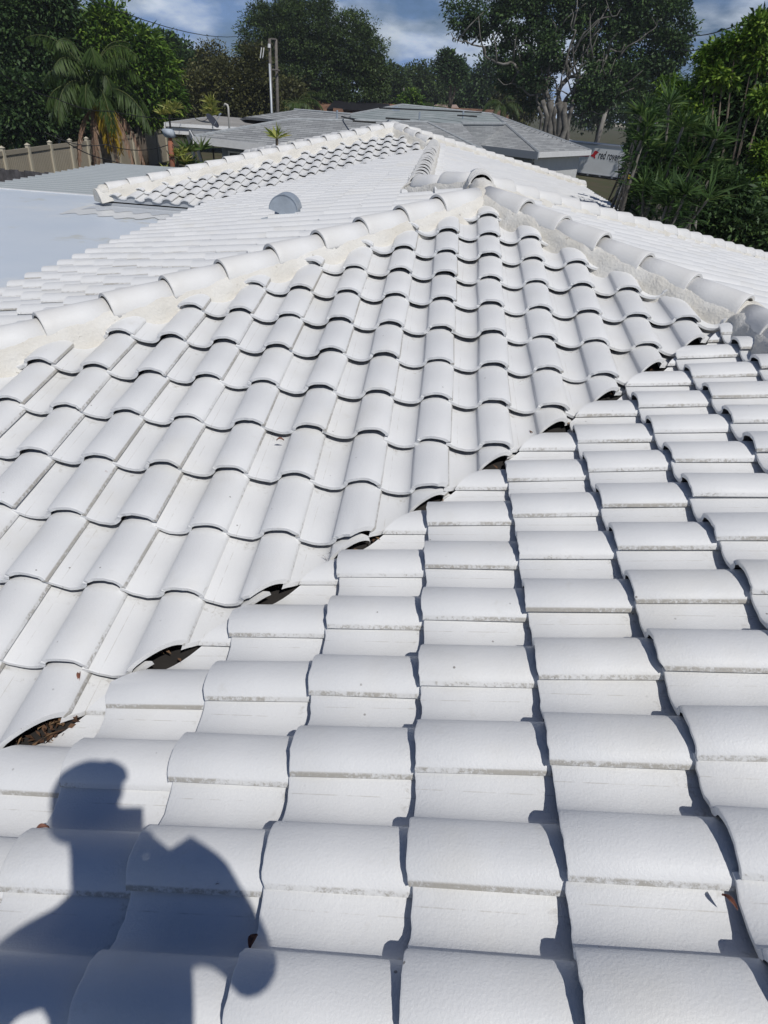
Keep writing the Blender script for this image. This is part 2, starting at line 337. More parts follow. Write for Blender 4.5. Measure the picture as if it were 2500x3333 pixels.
caps(AP2,J3,first=.42,step=.375,hoff=.03)
caps(AP2b,(3.93,19.965,ZF(3.93)),first=.36,step=.372,hoff=.03)
caps(AP2b,(-5.72,19.285,.933-4.485*T),first=.36,step=.3745,hoff=.04)
caps((-1.235,14.9,.933),(-1.235,14.45,.933),first=.32,step=.375,hoff=.03)
# blobs of mortar where runs meet
def blob(c,r,name='mortar_joint'):
    bm=bmesh.new(); bmesh.ops.create_icosphere(bm,subdivisions=4,radius=1)
    for v in bm.verts:
        k=1+.10*noise.noise(v.co*3+V(c))+.03*noise.noise(v.co*14); v.co=V((v.co.x*r[0]*k,v.co.y*r[1]*k,v.co.z*r[2]*k))+V(c)
    me=bpy.data.meshes.new(name); bm.to_mesh(me); bm.free(); return link(name,me,MORTAR,house,True)
blob((.25,4.20,.85),(.13,.13,.10)); blob((1.87,2.62,.45),(.15,.15,.125)); blob((-1.235,14.55,.95),(.13,.22,.125)); blob((-.33,13.55,.71),(.14,.14,.13)); blob((-5.66,10.05,-.115),(.125,.125,.12)); blob((-.36,5.68,.69),(.12,.12,.10)); blob((.25,4.47,.872),(.110,.36,.112))
# flat side roof, its flashing, the eave closure, walls, the ribbed metal patio roof
FLAT=mat('flat_roof_coating',(.70,.75,.80),.42,.7,.0,.08,6,.4,col2=(.62,.685,.755))
speckle(FLAT,.55,.50,(.76,.78,.78),.7); speckle(FLAT,.9,.56,(.58,.575,.50),.7); speckle(FLAT,3.5,.66,(.48,.47,.42),.4)
ZFL=-.315
def grid_sheet(name,x0,x1,y0,y1,z,nx,ny,mt,parent,amp,th=.05,sc=.8):
    vs=[];fs=[]
    for j in range(ny+1):
        for i in range(nx+1):
            x=x0+(x1-x0)*i/nx;y=y0+(y1-y0)*j/ny; vs.append((x,y,z+amp*noise.noise(V((x*sc,y*sc,3)))))
    for j in range(ny):
        for i in range(nx): a=j*(nx+1)+i; fs.append((a,a+1,a+nx+2,a+nx+1))
    return build(name,vs,fs,mt,parent,True)
grid_sheet('flat_roof',-9.9,-3.7,.05,11.0,ZFL,80,140,FLAT,house,.005)
fl=MB(); fl.box((-6.8,5.5,ZFL-.12),(6.2,10.9,.2)); 
fl.box((-6.9,11.02,ZFL-.04),(6.0,.08,.10)); fl.build('roof_edge',mat('white_trim',(.78,.78,.77),.5,5,.05),house)
WHITE=bpy.data.materials['white_trim']
ev=MB()
us=[]
for j in range(-1,6):
    for u,h in PROF: us.append((-5.391+(j-1+u)*TW,h)) if 0<=u<1 else None
us=[(x,h) for x,h in us if -5.74<x<-3.86]
ev.add([(x,10.0,ZFL-.01) for x,h in us]+[(x,10.0,-.165-.066+.043-.010+h-.004) for x,h in us],[(i,i+1,len(us)+i+1,len(us)+i) for i in range(len(us)-1)])
ev.box((-3.80,5.1,-.26),(.03,9.9,.12)); 
ev.build('eave_closure',mat('grey_eave_paint',(.44,.46,.48),.6,4,.06),house)
sp=MB()   # mirror reflection of the far eave, painted on the flat roof as sheets
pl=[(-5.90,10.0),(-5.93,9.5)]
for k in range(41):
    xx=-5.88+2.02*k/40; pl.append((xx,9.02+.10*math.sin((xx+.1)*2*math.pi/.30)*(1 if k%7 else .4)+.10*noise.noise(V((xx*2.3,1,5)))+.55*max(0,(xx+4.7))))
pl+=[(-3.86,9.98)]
sp.add([(x,y,ZFL+.0075) for x,y in pl],[tuple(range(len(pl)))[::-1]]); sp.build('painted_reflection',mat('reflection_white',(.76,.77,.76),.35,6,.05),house)
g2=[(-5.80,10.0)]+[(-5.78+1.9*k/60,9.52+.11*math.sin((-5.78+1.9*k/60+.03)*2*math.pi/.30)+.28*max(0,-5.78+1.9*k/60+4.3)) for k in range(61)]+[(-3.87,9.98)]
MB().add([(x,y,ZFL+.0115) for x,y in g2],[tuple(range(len(g2)))[::-1]]).build('painted_reflection',mat('reflection_grey',(.58,.61,.64),.4,6,.05),house)  # grey inner scallops of the eave's reflection, also painted on

STUC=mat('painted_stucco',(.62,.60,.55),.9,3,.08,.5,40)
wl=MB()
for poly in ([(-1.2,-3.8),(4.8,-3.8),(4.8,9.4),(-3.6,9.4),(-3.6,-.4),(-1.2,-.4)],[(-5.3,9.4),(3.5,9.4),(3.5,19.2),(-5.3,19.2)],[(-9.6,.3),(-3.6,.3),(-3.6,9.4),(-9.6,9.4)]): wl.prism(poly,-2.9,-.56)
wl.build('wall',STUC,house)
fa=MB()
for a,b,z in (((5.27,-4.2),(5.27,10.0),ZD(5.25)),((3.95,10.1),(3.95,19.98),ZF(3.93)),((-4.0,-.95),(-1.66,-.95),ZB(-.93)),((-1.72,-4.2),(-1.72,-.98),ZA(-1.7))):
    a=V((*a,0));b=V((*b,0)); c=(a+b)/2; fa.box((c.x,c.y,z-.16),((b-a).length,.03,.18),math.atan2((b-a).y,(b-a).x))
fa.build('fascia',WHITE,house)
RIB=mat('ribbed_metal',(.72,.73,.72),.45,2.5,.08,.15,20,.5)
def rib_roof():
    x0,x1,y0,y1=-8.66,-4.6,11.07,16.75; n=int((y1-y0)/.28); vs=[];fs=[]
    xs=[x0,x1]; ys=[]
    for k in range(n+1):
        y=y0+k*.28; ys+=[(y,0),(y+.012,.045),(y+.05,.045),(y+.065,0)]
    for y,h in ys:
        for x in xs: vs.append((x,y,ZFL-.06+h+(x-x0)*.012))
    for i in range(len(ys)-1): fs.append((2*i,2*i+1,2*i+3,2*i+2))
    o=build('metal_roof',vs,fs,[RIB,mat('ribbed_pan',(.68,.71,.70),.5,1.2,.12),mat('rib_shadow_line',(.36,.39,.40),.6)],house)  # dark near flank paints a shadow line along each rib
    for p in o.data.polygons:
        p.material_index={3:1,0:2,1:0,2:0}[p.index%4]
    o.data.update()
    if 1:pass
    o['label']='white ribbed metal patio roof beyond the flat roof'
    m=MB(); m.box((x0+.02,(y0+y1)/2,ZFL-.15),(.05,y1-y0,.16)); m.box(((x0+x1)/2,y1+.02,ZFL-.15),(x1-x0,.05,.16))
    for y in (11.4,14,16.6): m.box((x0+.15,y,-1.7),(.08,.08,2.4))
    m.build('patio_frame',WHITE,house)
rib_roof()
# half round vent hood
VM=mat('vent_metal',(.40,.45,.50),.38,9,.12,.1,30,.5,metal=.25)
def hood():
    r=.145; C0=V((-1.68,5.70,ZC(-1.72)+.085)); m=MB(); nseg=28
    prof=[(r*math.cos(a),r*math.sin(a)) for a in [math.radians(-20+200*k/nseg) for k in range(nseg+1)]]+[(-.045,-.03+.0),(-.065,-.12),(.115,-.12)]
    prof=[(p[0],p[1]) for p in prof]; K=len(prof)
    y0,y1=-.09,.12
    m.add([(C0.x+a,C0.y+y0,C0.z+b) for a,b in prof]+[(C0.x+a,C0.y+y0+.006,C0.z+b) for a,b in prof],[tuple(range(K)),tuple(range(K,2*K))[::-1]]+[(i,(i+1)%K,K+(i+1)%K,K+i) for i in range(K)])
    m.build('side_panel',VM,vent); m=MB()
    m.add([(C0.x+a,C0.y+y1,C0.z+b) for a,b in prof]+[(C0.x+a,C0.y+y1+.006,C0.z+b) for a,b in prof],[tuple(range(K)),tuple(range(K,2*K))[::-1]]+[(i,(i+1)%K,K+(i+1)%K,K+i) for i in range(K)])
    m.build('side_panel',VM,vent)
    c=MB(); R2=r+.006; pts=[math.radians(-20+200*k/nseg) for k in range(nseg+1)]
    vs=[];fs=[]
    for a in pts:
        for rr in (R2,r):
            vs+=[(C0.x+rr*math.cos(a),C0.y+y0-.008,C0.z+rr*math.sin(a)),(C0.x+rr*math.cos(a),C0.y+y1+.012,C0.z+rr*math.sin(a))]
    for i in range(nseg):
        a=4*i;b=4*i+4; fs+=[(a,b,b+1,a+1),(a+2,a+3,b+3,b+2),(a,a+2,b+2,b),(a+1,b+1,b+3,a+3)]
    c.add(vs,fs); c.build('hood_cover',VM,vent)
vb=MB(); vb.box((-1.66,5.76,ZC(-1.66)-.012+.04),(.30,.26,.012),M=Matrix.Rotation(-SL,3,'Y')@Matrix.Identity(3)); vb.box((-1.86,5.64,ZC(-1.86)+.028),(.12,.03,.016),M=Matrix.Rotation(-SL,3,'Y')@Matrix.Identity(3))
vent=vb.build('roof_vent',VM,house); hood()

# ================================================================ ground, roads
GZ=-2.9
GRASS=mat('dry_lawn',(.06,.075,.03),.95,.8,.2,.6,30,col2=(.10,.08,.05))
ASPH=mat('asphalt',(.085,.082,.082),.9,3,.2,.3,80); CONC=mat('concrete_paving',(.36,.34,.31),.9,2,.12,.3,60)
def sheet(name,poly,z,mt,kind='structure',label=None):
    o=build(name,[(p[0],p[1],z) for p in poly],[tuple(range(len(poly)))],mt)
    a=o.data.polygons[0]
    if a.normal.z<0: a.flip()
    return tag(o,kind=kind)
sheet('ground',[(-400,-60),(400,-60),(400,500),(-400,500)],GZ,GRASS)
RD=[V((70,22)),V((36,42)),V((27,54)),V((20.5,75)),V((17,98)),V((16,140)),V((22,200))]
def strip(name,pts,w,z,mt,off=0):
    vs=[]
    for i,p in enumerate(pts):
        d=(pts[min(i+1,len(pts)-1)]-pts[max(i-1,0)]).normalized(); n=V((-d.y,d.x))
        vs+=[(*(p+n*(off+w/2)),z),(*(p+n*(off-w/2)),z)]
    o=build(name,vs,[(2*i,2*i+1,2*i+3,2*i+2) for i in range(len(pts)-1)],mt); return tag(o,kind='structure')
def smooth_path(p,k=6):
    out=[]
    for i in range(len(p)-1):
        a=p[max(i-1,0)];b=p[i];c=p[i+1];d=p[min(i+2,len(p)-1)]
        for q in range(k):
            t=q/k; out.append(.5*((2*b)+(c-a)*t+(2*a-5*b+4*c-d)*t*t+(3*b-a-3*c+d)*t**3))
    return out+[p[-1]]
RP=smooth_path(RD)
strip('road',RP,7.5,GZ+.012,ASPH); strip('road_centre_line',RP,.14,GZ+.018,mat('yellow_road_paint',(.55,.36,.06),.7),.12); strip('road_edge_line',RP,.12,GZ+.018,mat('white_road_paint',(.7,.7,.68),.7),3.4)
strip('pavement',RP,1.5,GZ+.06,CONC,5.6); strip('pavement',RP,1.5,GZ+.06,CONC,-5.6)
sheet('driveway',[(9.5,22),(15,20),(22,40),(17.5,46)],GZ+.008,CONC); sheet('side_yard_paving',[(6,6),(20,4),(20,15),(6,17)],GZ+.006,CONC)
strip('verge',RP,1.8,GZ+.03,mat('verge_grass',(.09,.17,.035),.95,3,.3),-4.0) 

# ================================================================ foliage makers
def leafmat(name,cs,rough=.5,tr=.25):
    m=bpy.data.materials.new(name); m.use_nodes=True; nt=m.node_tree; b=nt.nodes['Principled BSDF']; L=nt.links.new
    a=nt.nodes.new('ShaderNodeAttribute'); a.attribute_name='tone'
    r=nt.nodes.new('ShaderNodeValToRGB'); el=r.color_ramp.elements
    while len(el)<len(cs): el.new(.5)
    for i,c in enumerate(cs): el[i].position=i/(len(cs)-1); el[i].color=(*c,1)
    
    for i,c in enumerate(cs): el[i].color=(*(min(.9,q*1.35) for q in c),1)
    L(a.outputs['Fac'],r.inputs[0]); L(r.outputs[0],b.inputs['Base Color']); b.inputs['Roughness'].default_value=rough; b.inputs['Specular IOR Level'].default_value=.25
    t=nt.nodes.new('ShaderNodeBsdfTranslucent'); L(r.outputs[0],t.inputs[0]); ms=nt.nodes.new('ShaderNodeMixShader'); ms.inputs[0].default_value=tr
    L(b.outputs[0],ms.inputs[1]); L(t.outputs[0],ms.inputs[2]); L(ms.outputs[0],nt.nodes['Material Output'].inputs[0]); return m
LM={
 'oak':leafmat('oak_leaves',[(.03,.05,.018),(.055,.09,.028),(.10,.145,.04)]),
 'dark':leafmat('dark_leaves',[(.024,.047,.018),(.048,.09,.030),(.09,.145,.042)]),
 'olive':leafmat('olive_leaves',[(.04,.045,.018),(.08,.085,.03),(.14,.13,.045)]),
 'bright':leafmat('bright_leaves',[(.03,.07,.012),(.08,.15,.02),(.19,.27,.04)]),
 'yel':leafmat('variegated_leaves',[(.06,.10,.02),(.20,.24,.05),(.48,.44,.16)]),
 'palm':leafmat('palm_leaves',[(.025,.045,.012),(.05,.085,.02),(.10,.14,.03)]),
 'gold':leafmat('yellowing_palm_leaves',[(.14,.11,.02),(.30,.20,.02),(.42,.30,.03)]),
 'dead':leafmat('dead_palm_leaves',[(.13,.075,.05),(.24,.15,.10),(.34,.26,.20)]),
 'spike':leafmat('spiky_leaves',[(.02,.045,.014),(.06,.11,.03),(.17,.22,.06)]),
}
BARK=mat('bark',(.14,.115,.09),.95,4,.3,.6,20); PALE=mat('pale_bark',(.24,.225,.20),.9,2.5,.0,.5,16,col2=(.08,.072,.06))
def leaf_mesh(name,P,D,Nn,Ls,Ws,tone,mt,parent=None,shape='leaf'):
    """P base, D direction, Nn normal, Ls length, Ws width per leaf (numpy)"""
    n=len(P); D=D/np.linalg.norm(D,axis=1)[:,None]; S=np.cross(D,Nn); S/=np.maximum(np.linalg.norm(S,axis=1),1e-6)[:,None]; U=np.cross(S,D)
    Ls=Ls[:,None];Ws=Ws[:,None]
    vs=np.empty((n,4,3)); vs[:,0]=P; vs[:,1]=P+D*Ls*.5+S*Ws*.5+U*Ws*.12; vs[:,2]=P+D*Ls-U*Ls*.12; vs[:,3]=P+D*Ls*.5-S*Ws*.5+U*Ws*.12
    me=bpy.data.meshes.new(name); me.vertices.add(4*n); me.vertices.foreach_set('co',vs.ravel().astype(np.float32))
    me.loops.add(4*n); me.loops.foreach_set('vertex_index',np.arange(4*n,dtype=np.int32)); me.polygons.add(n)
    me.polygons.foreach_set('loop_start',np.arange(0,4*n,4,dtype=np.int32)); me.polygons.foreach_set('loop_total',np.full(n,4,dtype=np.int32))
    me.update(calc_edges=True); at=me.attributes.new('tone','FLOAT','FACE'); at.data.foreach_set('value',np.clip(tone,0,1).astype(np.float32))
    return link(name,me,mt,parent)
def unit(n): v=rng.normal(size=(n,3)); return v/np.linalg.norm(v,axis=1)[:,None]
def crown_pts(blobs,n,clump,cr):
    """clumped points in the outer part of each blob (c, (rx,ry,rz))"""
    clump=int(clump*1.7); cr*=.62
    vol=np.array([b[1][0]*b[1][1]+b[1][0]*b[1][2]+b[1][1]*b[1][2] for b in blobs]); vol/=vol.sum()
    P=[];Dr=[];To=[]
    for (c,r),w in zip(blobs,vol):
        k=max(4,int(clump*w)); d=unit(k); rad=.9*rng.uniform(.4,1.0,k)**.6; cc=np.array(c)+d*np.array(r)*rad[:,None]
        m=max(10,int(n*w)); ix=rng.integers(0,k,m); size=rng.uniform(.6,1.5,k)*cr; tn=rng.uniform(.05,.75,k)
        off=np.clip(rng.normal(size=(m,3)),-1.7,1.7)*np.array([.5,.5,.36]); p=cc[ix]+off*size[ix][:,None]; P.append(p)
        Dr.append(d[ix]*.8+off+rng.normal(size=(m,3))*.7+np.array([0,0,-.15])); To.append(tn[ix]+rng.normal(size=m)*.2)
    return np.vstack(P),np.vstack(Dr),np.concatenate(To)
def blobs_px(lst,dist,depth=.8):
    """crown lobes given as seen: (x, y, half width, half height) with the tree's real distance"""
    out=[]
    for q in lst:
        x,y,a,b=q[:4]; dd=dist+(q[4] if len(q)>4 else 0); c=aty(x,y,dd); s_=np.linalg.norm(np.array(c)-CAM)/(FL/DPX); out.append((tuple(c),(a*s_,min(a,b)*s_*depth+.0,b*s_)))
    return out
def tree(name,label,blobs,base,n,clump,cr,ll,lw,lm,cat='tree',group=None,bark=BARK,tr=.25,limbs=7,gz=GZ,extra=0):
    t=empty(name,(base[0],base[1],gz),label,cat,group)
    P,Dr,To=crown_pts(blobs,n,clump,cr); m=len(P)
    leaf_mesh('crown',P,Dr,unit(m)+np.array([0,0,1.1]),rng.uniform(.6,1.4,m)*ll,rng.uniform(.7,1.3,m)*lw,To,LM[lm],t)
    tk=MB(); b0=V((base[0],base[1],gz)); cs=[V(b[0]) for b in blobs]; cen=sum(cs,V())/len(cs); low=min(c.z-b[1][2]*.6 for c,b in zip(cs,blobs))
    fork=V((b0.x*.7+cen.x*.3,b0.y*.7+cen.y*.3,max(gz+.6,min(low,gz+(cen.z-gz)*.45))))
    tk.tube([b0,(b0+fork)/2+V((tr*.2,0,0)),fork],[tr*1.3,tr,tr*.85],9)
    for c,b in list(zip(cs,blobs))[:limbs]:
        mid=(fork+c)/2+V(rng.normal(size=3)*.25); tk.tube([fork,mid,c],[tr*.6,tr*.38,tr*.12],7)
        for q in range(3):
            e_=c+V(unit(1)[0]*np.array(b[1])*.8); tk.tube([mid,(mid+e_)/2+V(rng.normal(size=3)*.2),e_],[tr*.28,tr*.18,tr*.06],5)
    tk.build('trunk',bark,t,True); return t
def frond(mb_stem,P,D,N_,LL,WW,TT,base,az,el,L_,droop,leaf,tone,width=.035,seg=16,hang=.6,per=5):
    """arching rib with hanging leaflets"""
    p=V(base); d=V((math.cos(az)*math.cos(el),math.sin(az)*math.cos(el),math.sin(el))); pts=[p.copy()]
    for i in range(seg):
        d=(d+V((0,0,-droop/seg*(1+i/seg)))).normalized(); p=p+d*(L_/seg); pts.append(p.copy())
        side=d.cross(V((0,0,1))); side=side.normalized() if side.length>1e-3 else V((1,0,0))
        f=math.sin(math.pi*min(1,(i+1.5)/(seg+1)))**.5
        if i<1: continue
        for s in (-1,1):
            for q in range(per):
                b=pts[-2].lerp(p,q/per); dr=side*s*(1-hang*.5)+d*.5+V((0,0,-hang*random.uniform(.7,1.3)))+V(rng.normal(size=3)*.13)
                P.append(b);D.append(dr);N_.append(V((0,0,1))+d*.3);LL.append(leaf*f*random.uniform(.8,1.15));WW.append(width);TT.append(tone+random.gauss(0,.15))
    mb_stem.tube(pts,[.028*(1-.8*i/seg) for i in range(seg+1)],5)
def A3(l): return np.array([list(v) for v in l])
def rosette(P,D,N_,LL,WW,TT,c,n,L_,w,tone,up=.2):
    for k in range(n):
        d=V(unit(1)[0]); d.z=abs(d.z)*1.0*random.uniform(-.25,1.2)+up; P.append(V(c)); D.append(d.normalized()); N_.append(V((0,0,1))+V(rng.normal(size=3)*.4)); LL.append(L_*random.uniform(.7,1.15)); WW.append(w*random.uniform(.8,1.2)); TT.append(tone+random.gauss(0,.2))
def flush(name,buf,lm,parent): 
    P,D,N_,LL,WW,TT=buf; return leaf_mesh(name,A3(P),A3(D),A3(N_),np.array(LL),np.array(WW),np.array(TT),LM[lm],parent)

# ================================================================ trees (positions in metres, measured from the photograph)
def gnd(x,y): return (x,y)
def bl(*a,**k): return blobs_px(list(a[1:]),a[0],**k)
def under(x,dist): q=aty(x,250,dist); return (q.x,q.y)
G1='trees beyond the fence and the neighbouring houses'
tree('tall_tree','tall dark tree filling the top left corner behind the hedge',bl(46,(10,30,70,60),(70,80,75,60),(20,120,60,50),(115,130,50,45),(115,30,36,26),(60,-20,90,50),(150,55,22,26,1)),under(40,47),48000,420,1.0,.24,.12,'dark',tr=.3,group=G1)
tree('umbrella_tree','leafy tree with drooping yellow green leaf clusters behind the palm',bl(46,(225,75,42,32),(285,95,55,36),(235,35,26,20),(330,140,38,36),(345,190,32,45),(280,160,60,45),(195,95,34,34),(370,215,20,25),(175,70,30,24),(310,220,45,40)),under(300,46),26000,420,.7,.34,.11,'bright',tr=.25,group=G1)
tree('broadleaf_hedge','tall glossy green hedge rising right behind the tan fence',bl(43,(30,235,60,50),(95,240,60,45),(150,250,45,38),(20,280,50,26),(200,262,36,26),(60,195,50,30),(120,210,50,30),(240,258,34,30,3),(280,250,30,26,4),(80,280,60,20),(150,276,40,18)),under(100,44),22000,300,.5,.30,.13,'dark',cat='hedge',tr=.15)
tree('tree','dark rounded tree between the umbrella tree and the brown bushes',bl(75,(355,120,32,38),(395,140,40,35),(340,170,36,40),(400,190,40,45),(430,160,26,26)),under(380,75),15000,260,1.2,.36,.2,'dark',tr=.3,group=G1)
tree('tree','half bare brownish tree top left of the utility poles',bl(70,(460,120,26,22),(455,150,36,26),(480,175,36,30)),under(465,70),3800,120,1.1,.26,.13,'olive',tr=.2,group=G1)
tree('tree','olive coloured bushy tree behind the satellite dish',bl(60,(430,210,50,45),(490,195,55,55),(550,175,45,60),(560,235,50,40),(470,250,60,35),(400,250,36,34)),under(500,60),32000,380,.9,.22,.12,'olive',tr=.3,group=G1)
tree('oak_tree','very broad domed oak behind the utility poles, the largest crown left of centre',bl(78,(560,95,45,55),(620,70,55,55),(680,70,60,58),(740,90,60,60),(790,125,42,55),(600,150,60,50),(680,160,70,60),(760,180,65,45),(560,30,16,18),(640,15,22,16),(690,18,20,14),(815,170,24,40),(600,40,26,24)),under(680,80),95000,800,1.0,.22,.12,'oak',tr=.5,limbs=13,group=G1)
for i,(x,y,a,b,d,lm,lab) in enumerate([(840,195,36,42,110,'oak','low rounded tree right of the broad oak'),(905,185,45,36,125,'oak','distant tree left of the small round topped tree'),(985,200,50,40,130,'dark','distant tree under the small round topped tree'),(1060,185,46,50,120,'dark','distant dark tree left of the large banyan'),(1130,200,45,55,100,'olive','brownish green tree directly left of the banyan trunk'),(700,215,50,22,95,'oak','low shrubby tree under the broad oak behind the brown roof'),(620,215,34,36,70,'olive','shrubby tree behind the utility poles'),(1300,215,60,50,110,'dark','dark tree seen through the banyan limbs'),(1420,225,60,60,90,'dark','dark tree between banyan and right edge tree'),(1560,200,80,70,60,'dark','dense dark tree behind the right edge tree'),(240,225,60,60,60,'dark','dark tree behind the queen palm')]):
    tree('tree',lab,bl(d,(x,y,a,b),(x-a*.6,y+b*.3,a*.6,b*.7),(x+a*.6,y+b*.25,a*.6,b*.7),(x+a*.2,y-b*.45,a*.5,b*.5),(x-a*.3,y-b*.3,a*.4,b*.5)),under(x,d),7000,200,d*.017,d*.0042,d*.0022,lm,tr=.3,group=G1)
tree('tree','small round topped tree standing up above the distant tree line',bl(100,(970,128,24,16),(960,145,18,14),(990,150,16,14),(975,165,14,16)),under(972,100),3600,60,1.0,.36,.22,'dark',tr=.3,group=G1)
tree('tree','small bright yellow green tree behind the pale roof ridge',bl(85,(887,212,16,12),(878,225,16,14),(898,222,14,12)),under(887,85),2600,60,.7,.3,.16,'bright',tr=.15,group=G1)
tree('tree','yellow green shrub beside the tall dark tree at the left roof edge',bl(45,(4,205,10,12),(20,180,14,10)),under(5,45),600,20,.4,.3,.12,'bright',tr=.1,group=G1)
# the big banyan: pale twisted limbs carrying separate leaf masses
def banyan():
    D0=62; b=aty(1202,285,D0); t=empty('banyan_tree',(b.x,b.y,GZ),'huge spreading tree with pale twisting limbs right of centre','tree',G1)
    bb=bl(D0,(1050,35,42,32),(1000,30,38,24),(1010,62,26,18),(1075,75,34,26),(1120,30,50,44),(1190,20,55,40),(1260,20,55,40),(1330,25,60,45),(1400,20,60,40),(1450,45,36,40),(1160,90,50,36),(1230,95,55,45),(1310,100,60,45),(1390,100,60,45),(1440,120,36,36),(1110,125,42,30),(1150,150,45,34),(1340,160,60,45),(1290,190,50,34),(1400,180,45,40),(1200,-20,120,40),(1360,-25,110,40),(1465,85,22,30),(1290,165,36,22,-2),(1330,170,50,30,-2),(1155,165,26,18,-2),(1180,100,36,26,-2),(1280,215,40,20,-2),(1110,170,34,26,1),(1140,215,24,20,2))
    P,Dr,To=crown_pts(bb,72000,560,.9); m=len(P)
    leaf_mesh('crown',P,Dr,unit(m)+np.array([0,0,1.1]),rng.uniform(.6,1.4,m)*.25,rng.uniform(.7,1.3,m)*.14,To,LM['dark'],t)
    tk=MB()
    def limb(pts,r,dd=0,n=7):
        q0=[aty(x,y,D0-.9+dz*.3) for x,y,dz in pts]; q=[]
        x0_=pts[-1][0]*.37
        for a_,b_ in zip(q0[:-1],q0[1:]):
            for k in range(5): q.append(a_.lerp(b_,k/5)+noise.noise_vector(V((len(q)*.33,x0_,r*9)))*(.35+r*.9))
        q.append(q0[-1]); m_=len(q); tk.tube(q,[max(.03,r*.42*(1-.8*i/(m_-1))*random.uniform(.85,1.15)) for i in range(m_)],n)
        for k in range(4,m_-1,4):
            e1=q[k]+V((random.uniform(-1,1),random.uniform(-1,.2),random.uniform(.2,1.4)))*r*5; tk.tube([q[k],(q[k]+e1)/2+V(rng.normal(size=3)*.1),e1],[r*.22,r*.14,.02],5)
    for x,w in ((1181,.26),(1189,.34),(1196,.24),(1203,.38),(1211,.22),(1217,.3),(1226,.2),(1234,.16),(1174,.16)):
        top=aty(x+random.uniform(-9,9),random.uniform(205,228),D0-2.6); bs=aty(x+random.uniform(-2,9),300,D0-2+random.uniform(-.6,.6)); bs.z=GZ
        w*=.72; q=[bs.lerp(top,k/6)+V(rng.normal(size=3)*.12) for k in range(7)]; tk.tube(q,[w*(1.25-.06*k)*random.uniform(.9,1.1) for k in range(7)],9)
    for pts,r in (([(1200,230,0),(1225,190,-1),(1262,150,-2),(1300,125,-3),(1350,95,-3)],.42),([(1215,235,0),(1250,205,-1),(1290,180,-3),(1345,150,-4)],.36),([(1222,245,0),(1262,222,-2),(1310,205,-3),(1370,190,-4)],.34),([(1190,225,0),(1185,170,-1),(1200,110,-1),(1190,40,-1)],.38),([(1200,215,0),(1225,150,-2),(1240,90,-2),(1235,20,-2)],.36),([(1185,220,0),(1160,185,-1),(1125,160,-1),(1085,140,-1),(1050,118,-1),(1010,95,-1),(975,72,-1)],.34),([(1180,225,0),(1150,205,-1),(1120,195,-2),(1075,170,-2)],.24),([(1215,225,0),(1255,165,-2),(1270,110,-3),(1300,50,-3)],.30),([(1225,250,0),(1270,240,-3),(1330,228,-4)],.22),([(1205,235,-1),(1240,185,-3),(1255,140,-4),(1262,95,-4)],.26),([(1340,120,-3),(1390,80,-3),(1430,40,-3)],.16),([(1180,215,0),(1172,170,-2),(1155,130,-3),(1128,95,-3)],.22),([(1235,100,-3),(1280,60,-4),(1340,20,-4)],.2),([(1200,200,-2),(1215,165,-4),(1225,130,-5)],.2)):
        limb(pts,r)
    tk.build('trunk',PALE,t,True)
banyan()
# right edge tree with bright sprays, close by
tree('broadleaf_tree','large dark tree with sunlit bright green sprays along the right edge',bl(19,(1590,140,50,40),(1640,90,50,40),(1660,160,60,50),(1560,200,55,40),(1610,240,70,60),(1530,250,50,50),(1650,300,60,60),(1570,320,60,50),(1500,230,36,36),(1640,400,60,60),(1560,440,50,50),(1650,480,50,40),(1490,330,50,60,2),(1500,420,50,50,1)),under(1620,20),30000,400,.34,.15,.065,'dark',tr=.16,limbs=14)
def sprays():
    t=empty('climbing_sprays',(aty(1600,400,17).x,aty(1600,400,17).y,GZ),'bright sunlit green leaf sprays on the young tree at the right edge','tree')
    bb=bl(16.5,(1545,115,32,12),(1590,95,32,14),(1640,60,26,20),(1520,130,20,10),(1645,120,24,16),(1500,240,30,12),(1560,170,34,12),(1650,215,22,18),(1400,425,34,16),(1385,455,26,12),(1630,380,26,20),(1650,330,18,16),(1600,415,20,14),(1440,180,18,8),(1480,205,22,10))
    P,Dr,To=crown_pts(bb,6500,150,.2); m=len(P); leaf_mesh('crown',P,Dr,unit(m)+np.array([0,0,1.3]),rng.uniform(.7,1.3,m)*.13,rng.uniform(.7,1.3,m)*.055,To+.15,LM['bright'],t)
    tk=MB(); b=V(t.location)
    for c,r in bb: c=V(c); tk.tube([b,V((b.x*.6+c.x*.4,b.y*.6+c.y*.4,(b.z+c.z)*.5)),c],[.05,.035,.01],5)
    tk.build('trunk',BARK,t,True)
sprays()
# spiky dracaenas beyond the far roof corner
def dracaena(label,canes,dist,L_=.46,w=.035):
    b=aty(canes[0][0],400,dist); t=empty('dracaena',(b.x,b.y,GZ),label,'plant','dracaena plants beside the far eave')
    buf=[[],[],[],[],[],[]]; st=MB()
    for (x,y) in canes:
        dd=dist+random.uniform(-.8,1.2); c=aty(x,y,dd); g=V((b.x+random.uniform(-.7,.7),b.y+random.uniform(-.7,.7),GZ))
        mid=g.lerp(c,.55)+V(rng.normal(size=3)*.16); m2=g.lerp(c,.82)+V(rng.normal(size=3)*.09); st.tube([g,mid,m2,c],[.04,.032,.026,.02],6)
        rosette(*buf,c,random.randint(50,75),L_*random.uniform(.8,1.2),w,.35)
        for k in range(12):
            q=m2.lerp(c,random.random()); rosette(*buf,q,3,L_*.9,w,.15,up=-.1)
    flush('crown',buf,'spike',t); st.build('trunk',PALE,t,True)
dracaena('tall dracaena with spiky rosettes left, nearest the trailer',[(1385,250),(1372,290),(1390,305),(1383,325),(1397,275),(1388,345),(1402,320),(1390,385),(1384,400),(1394,360),(1400,250)],13.5,.34)
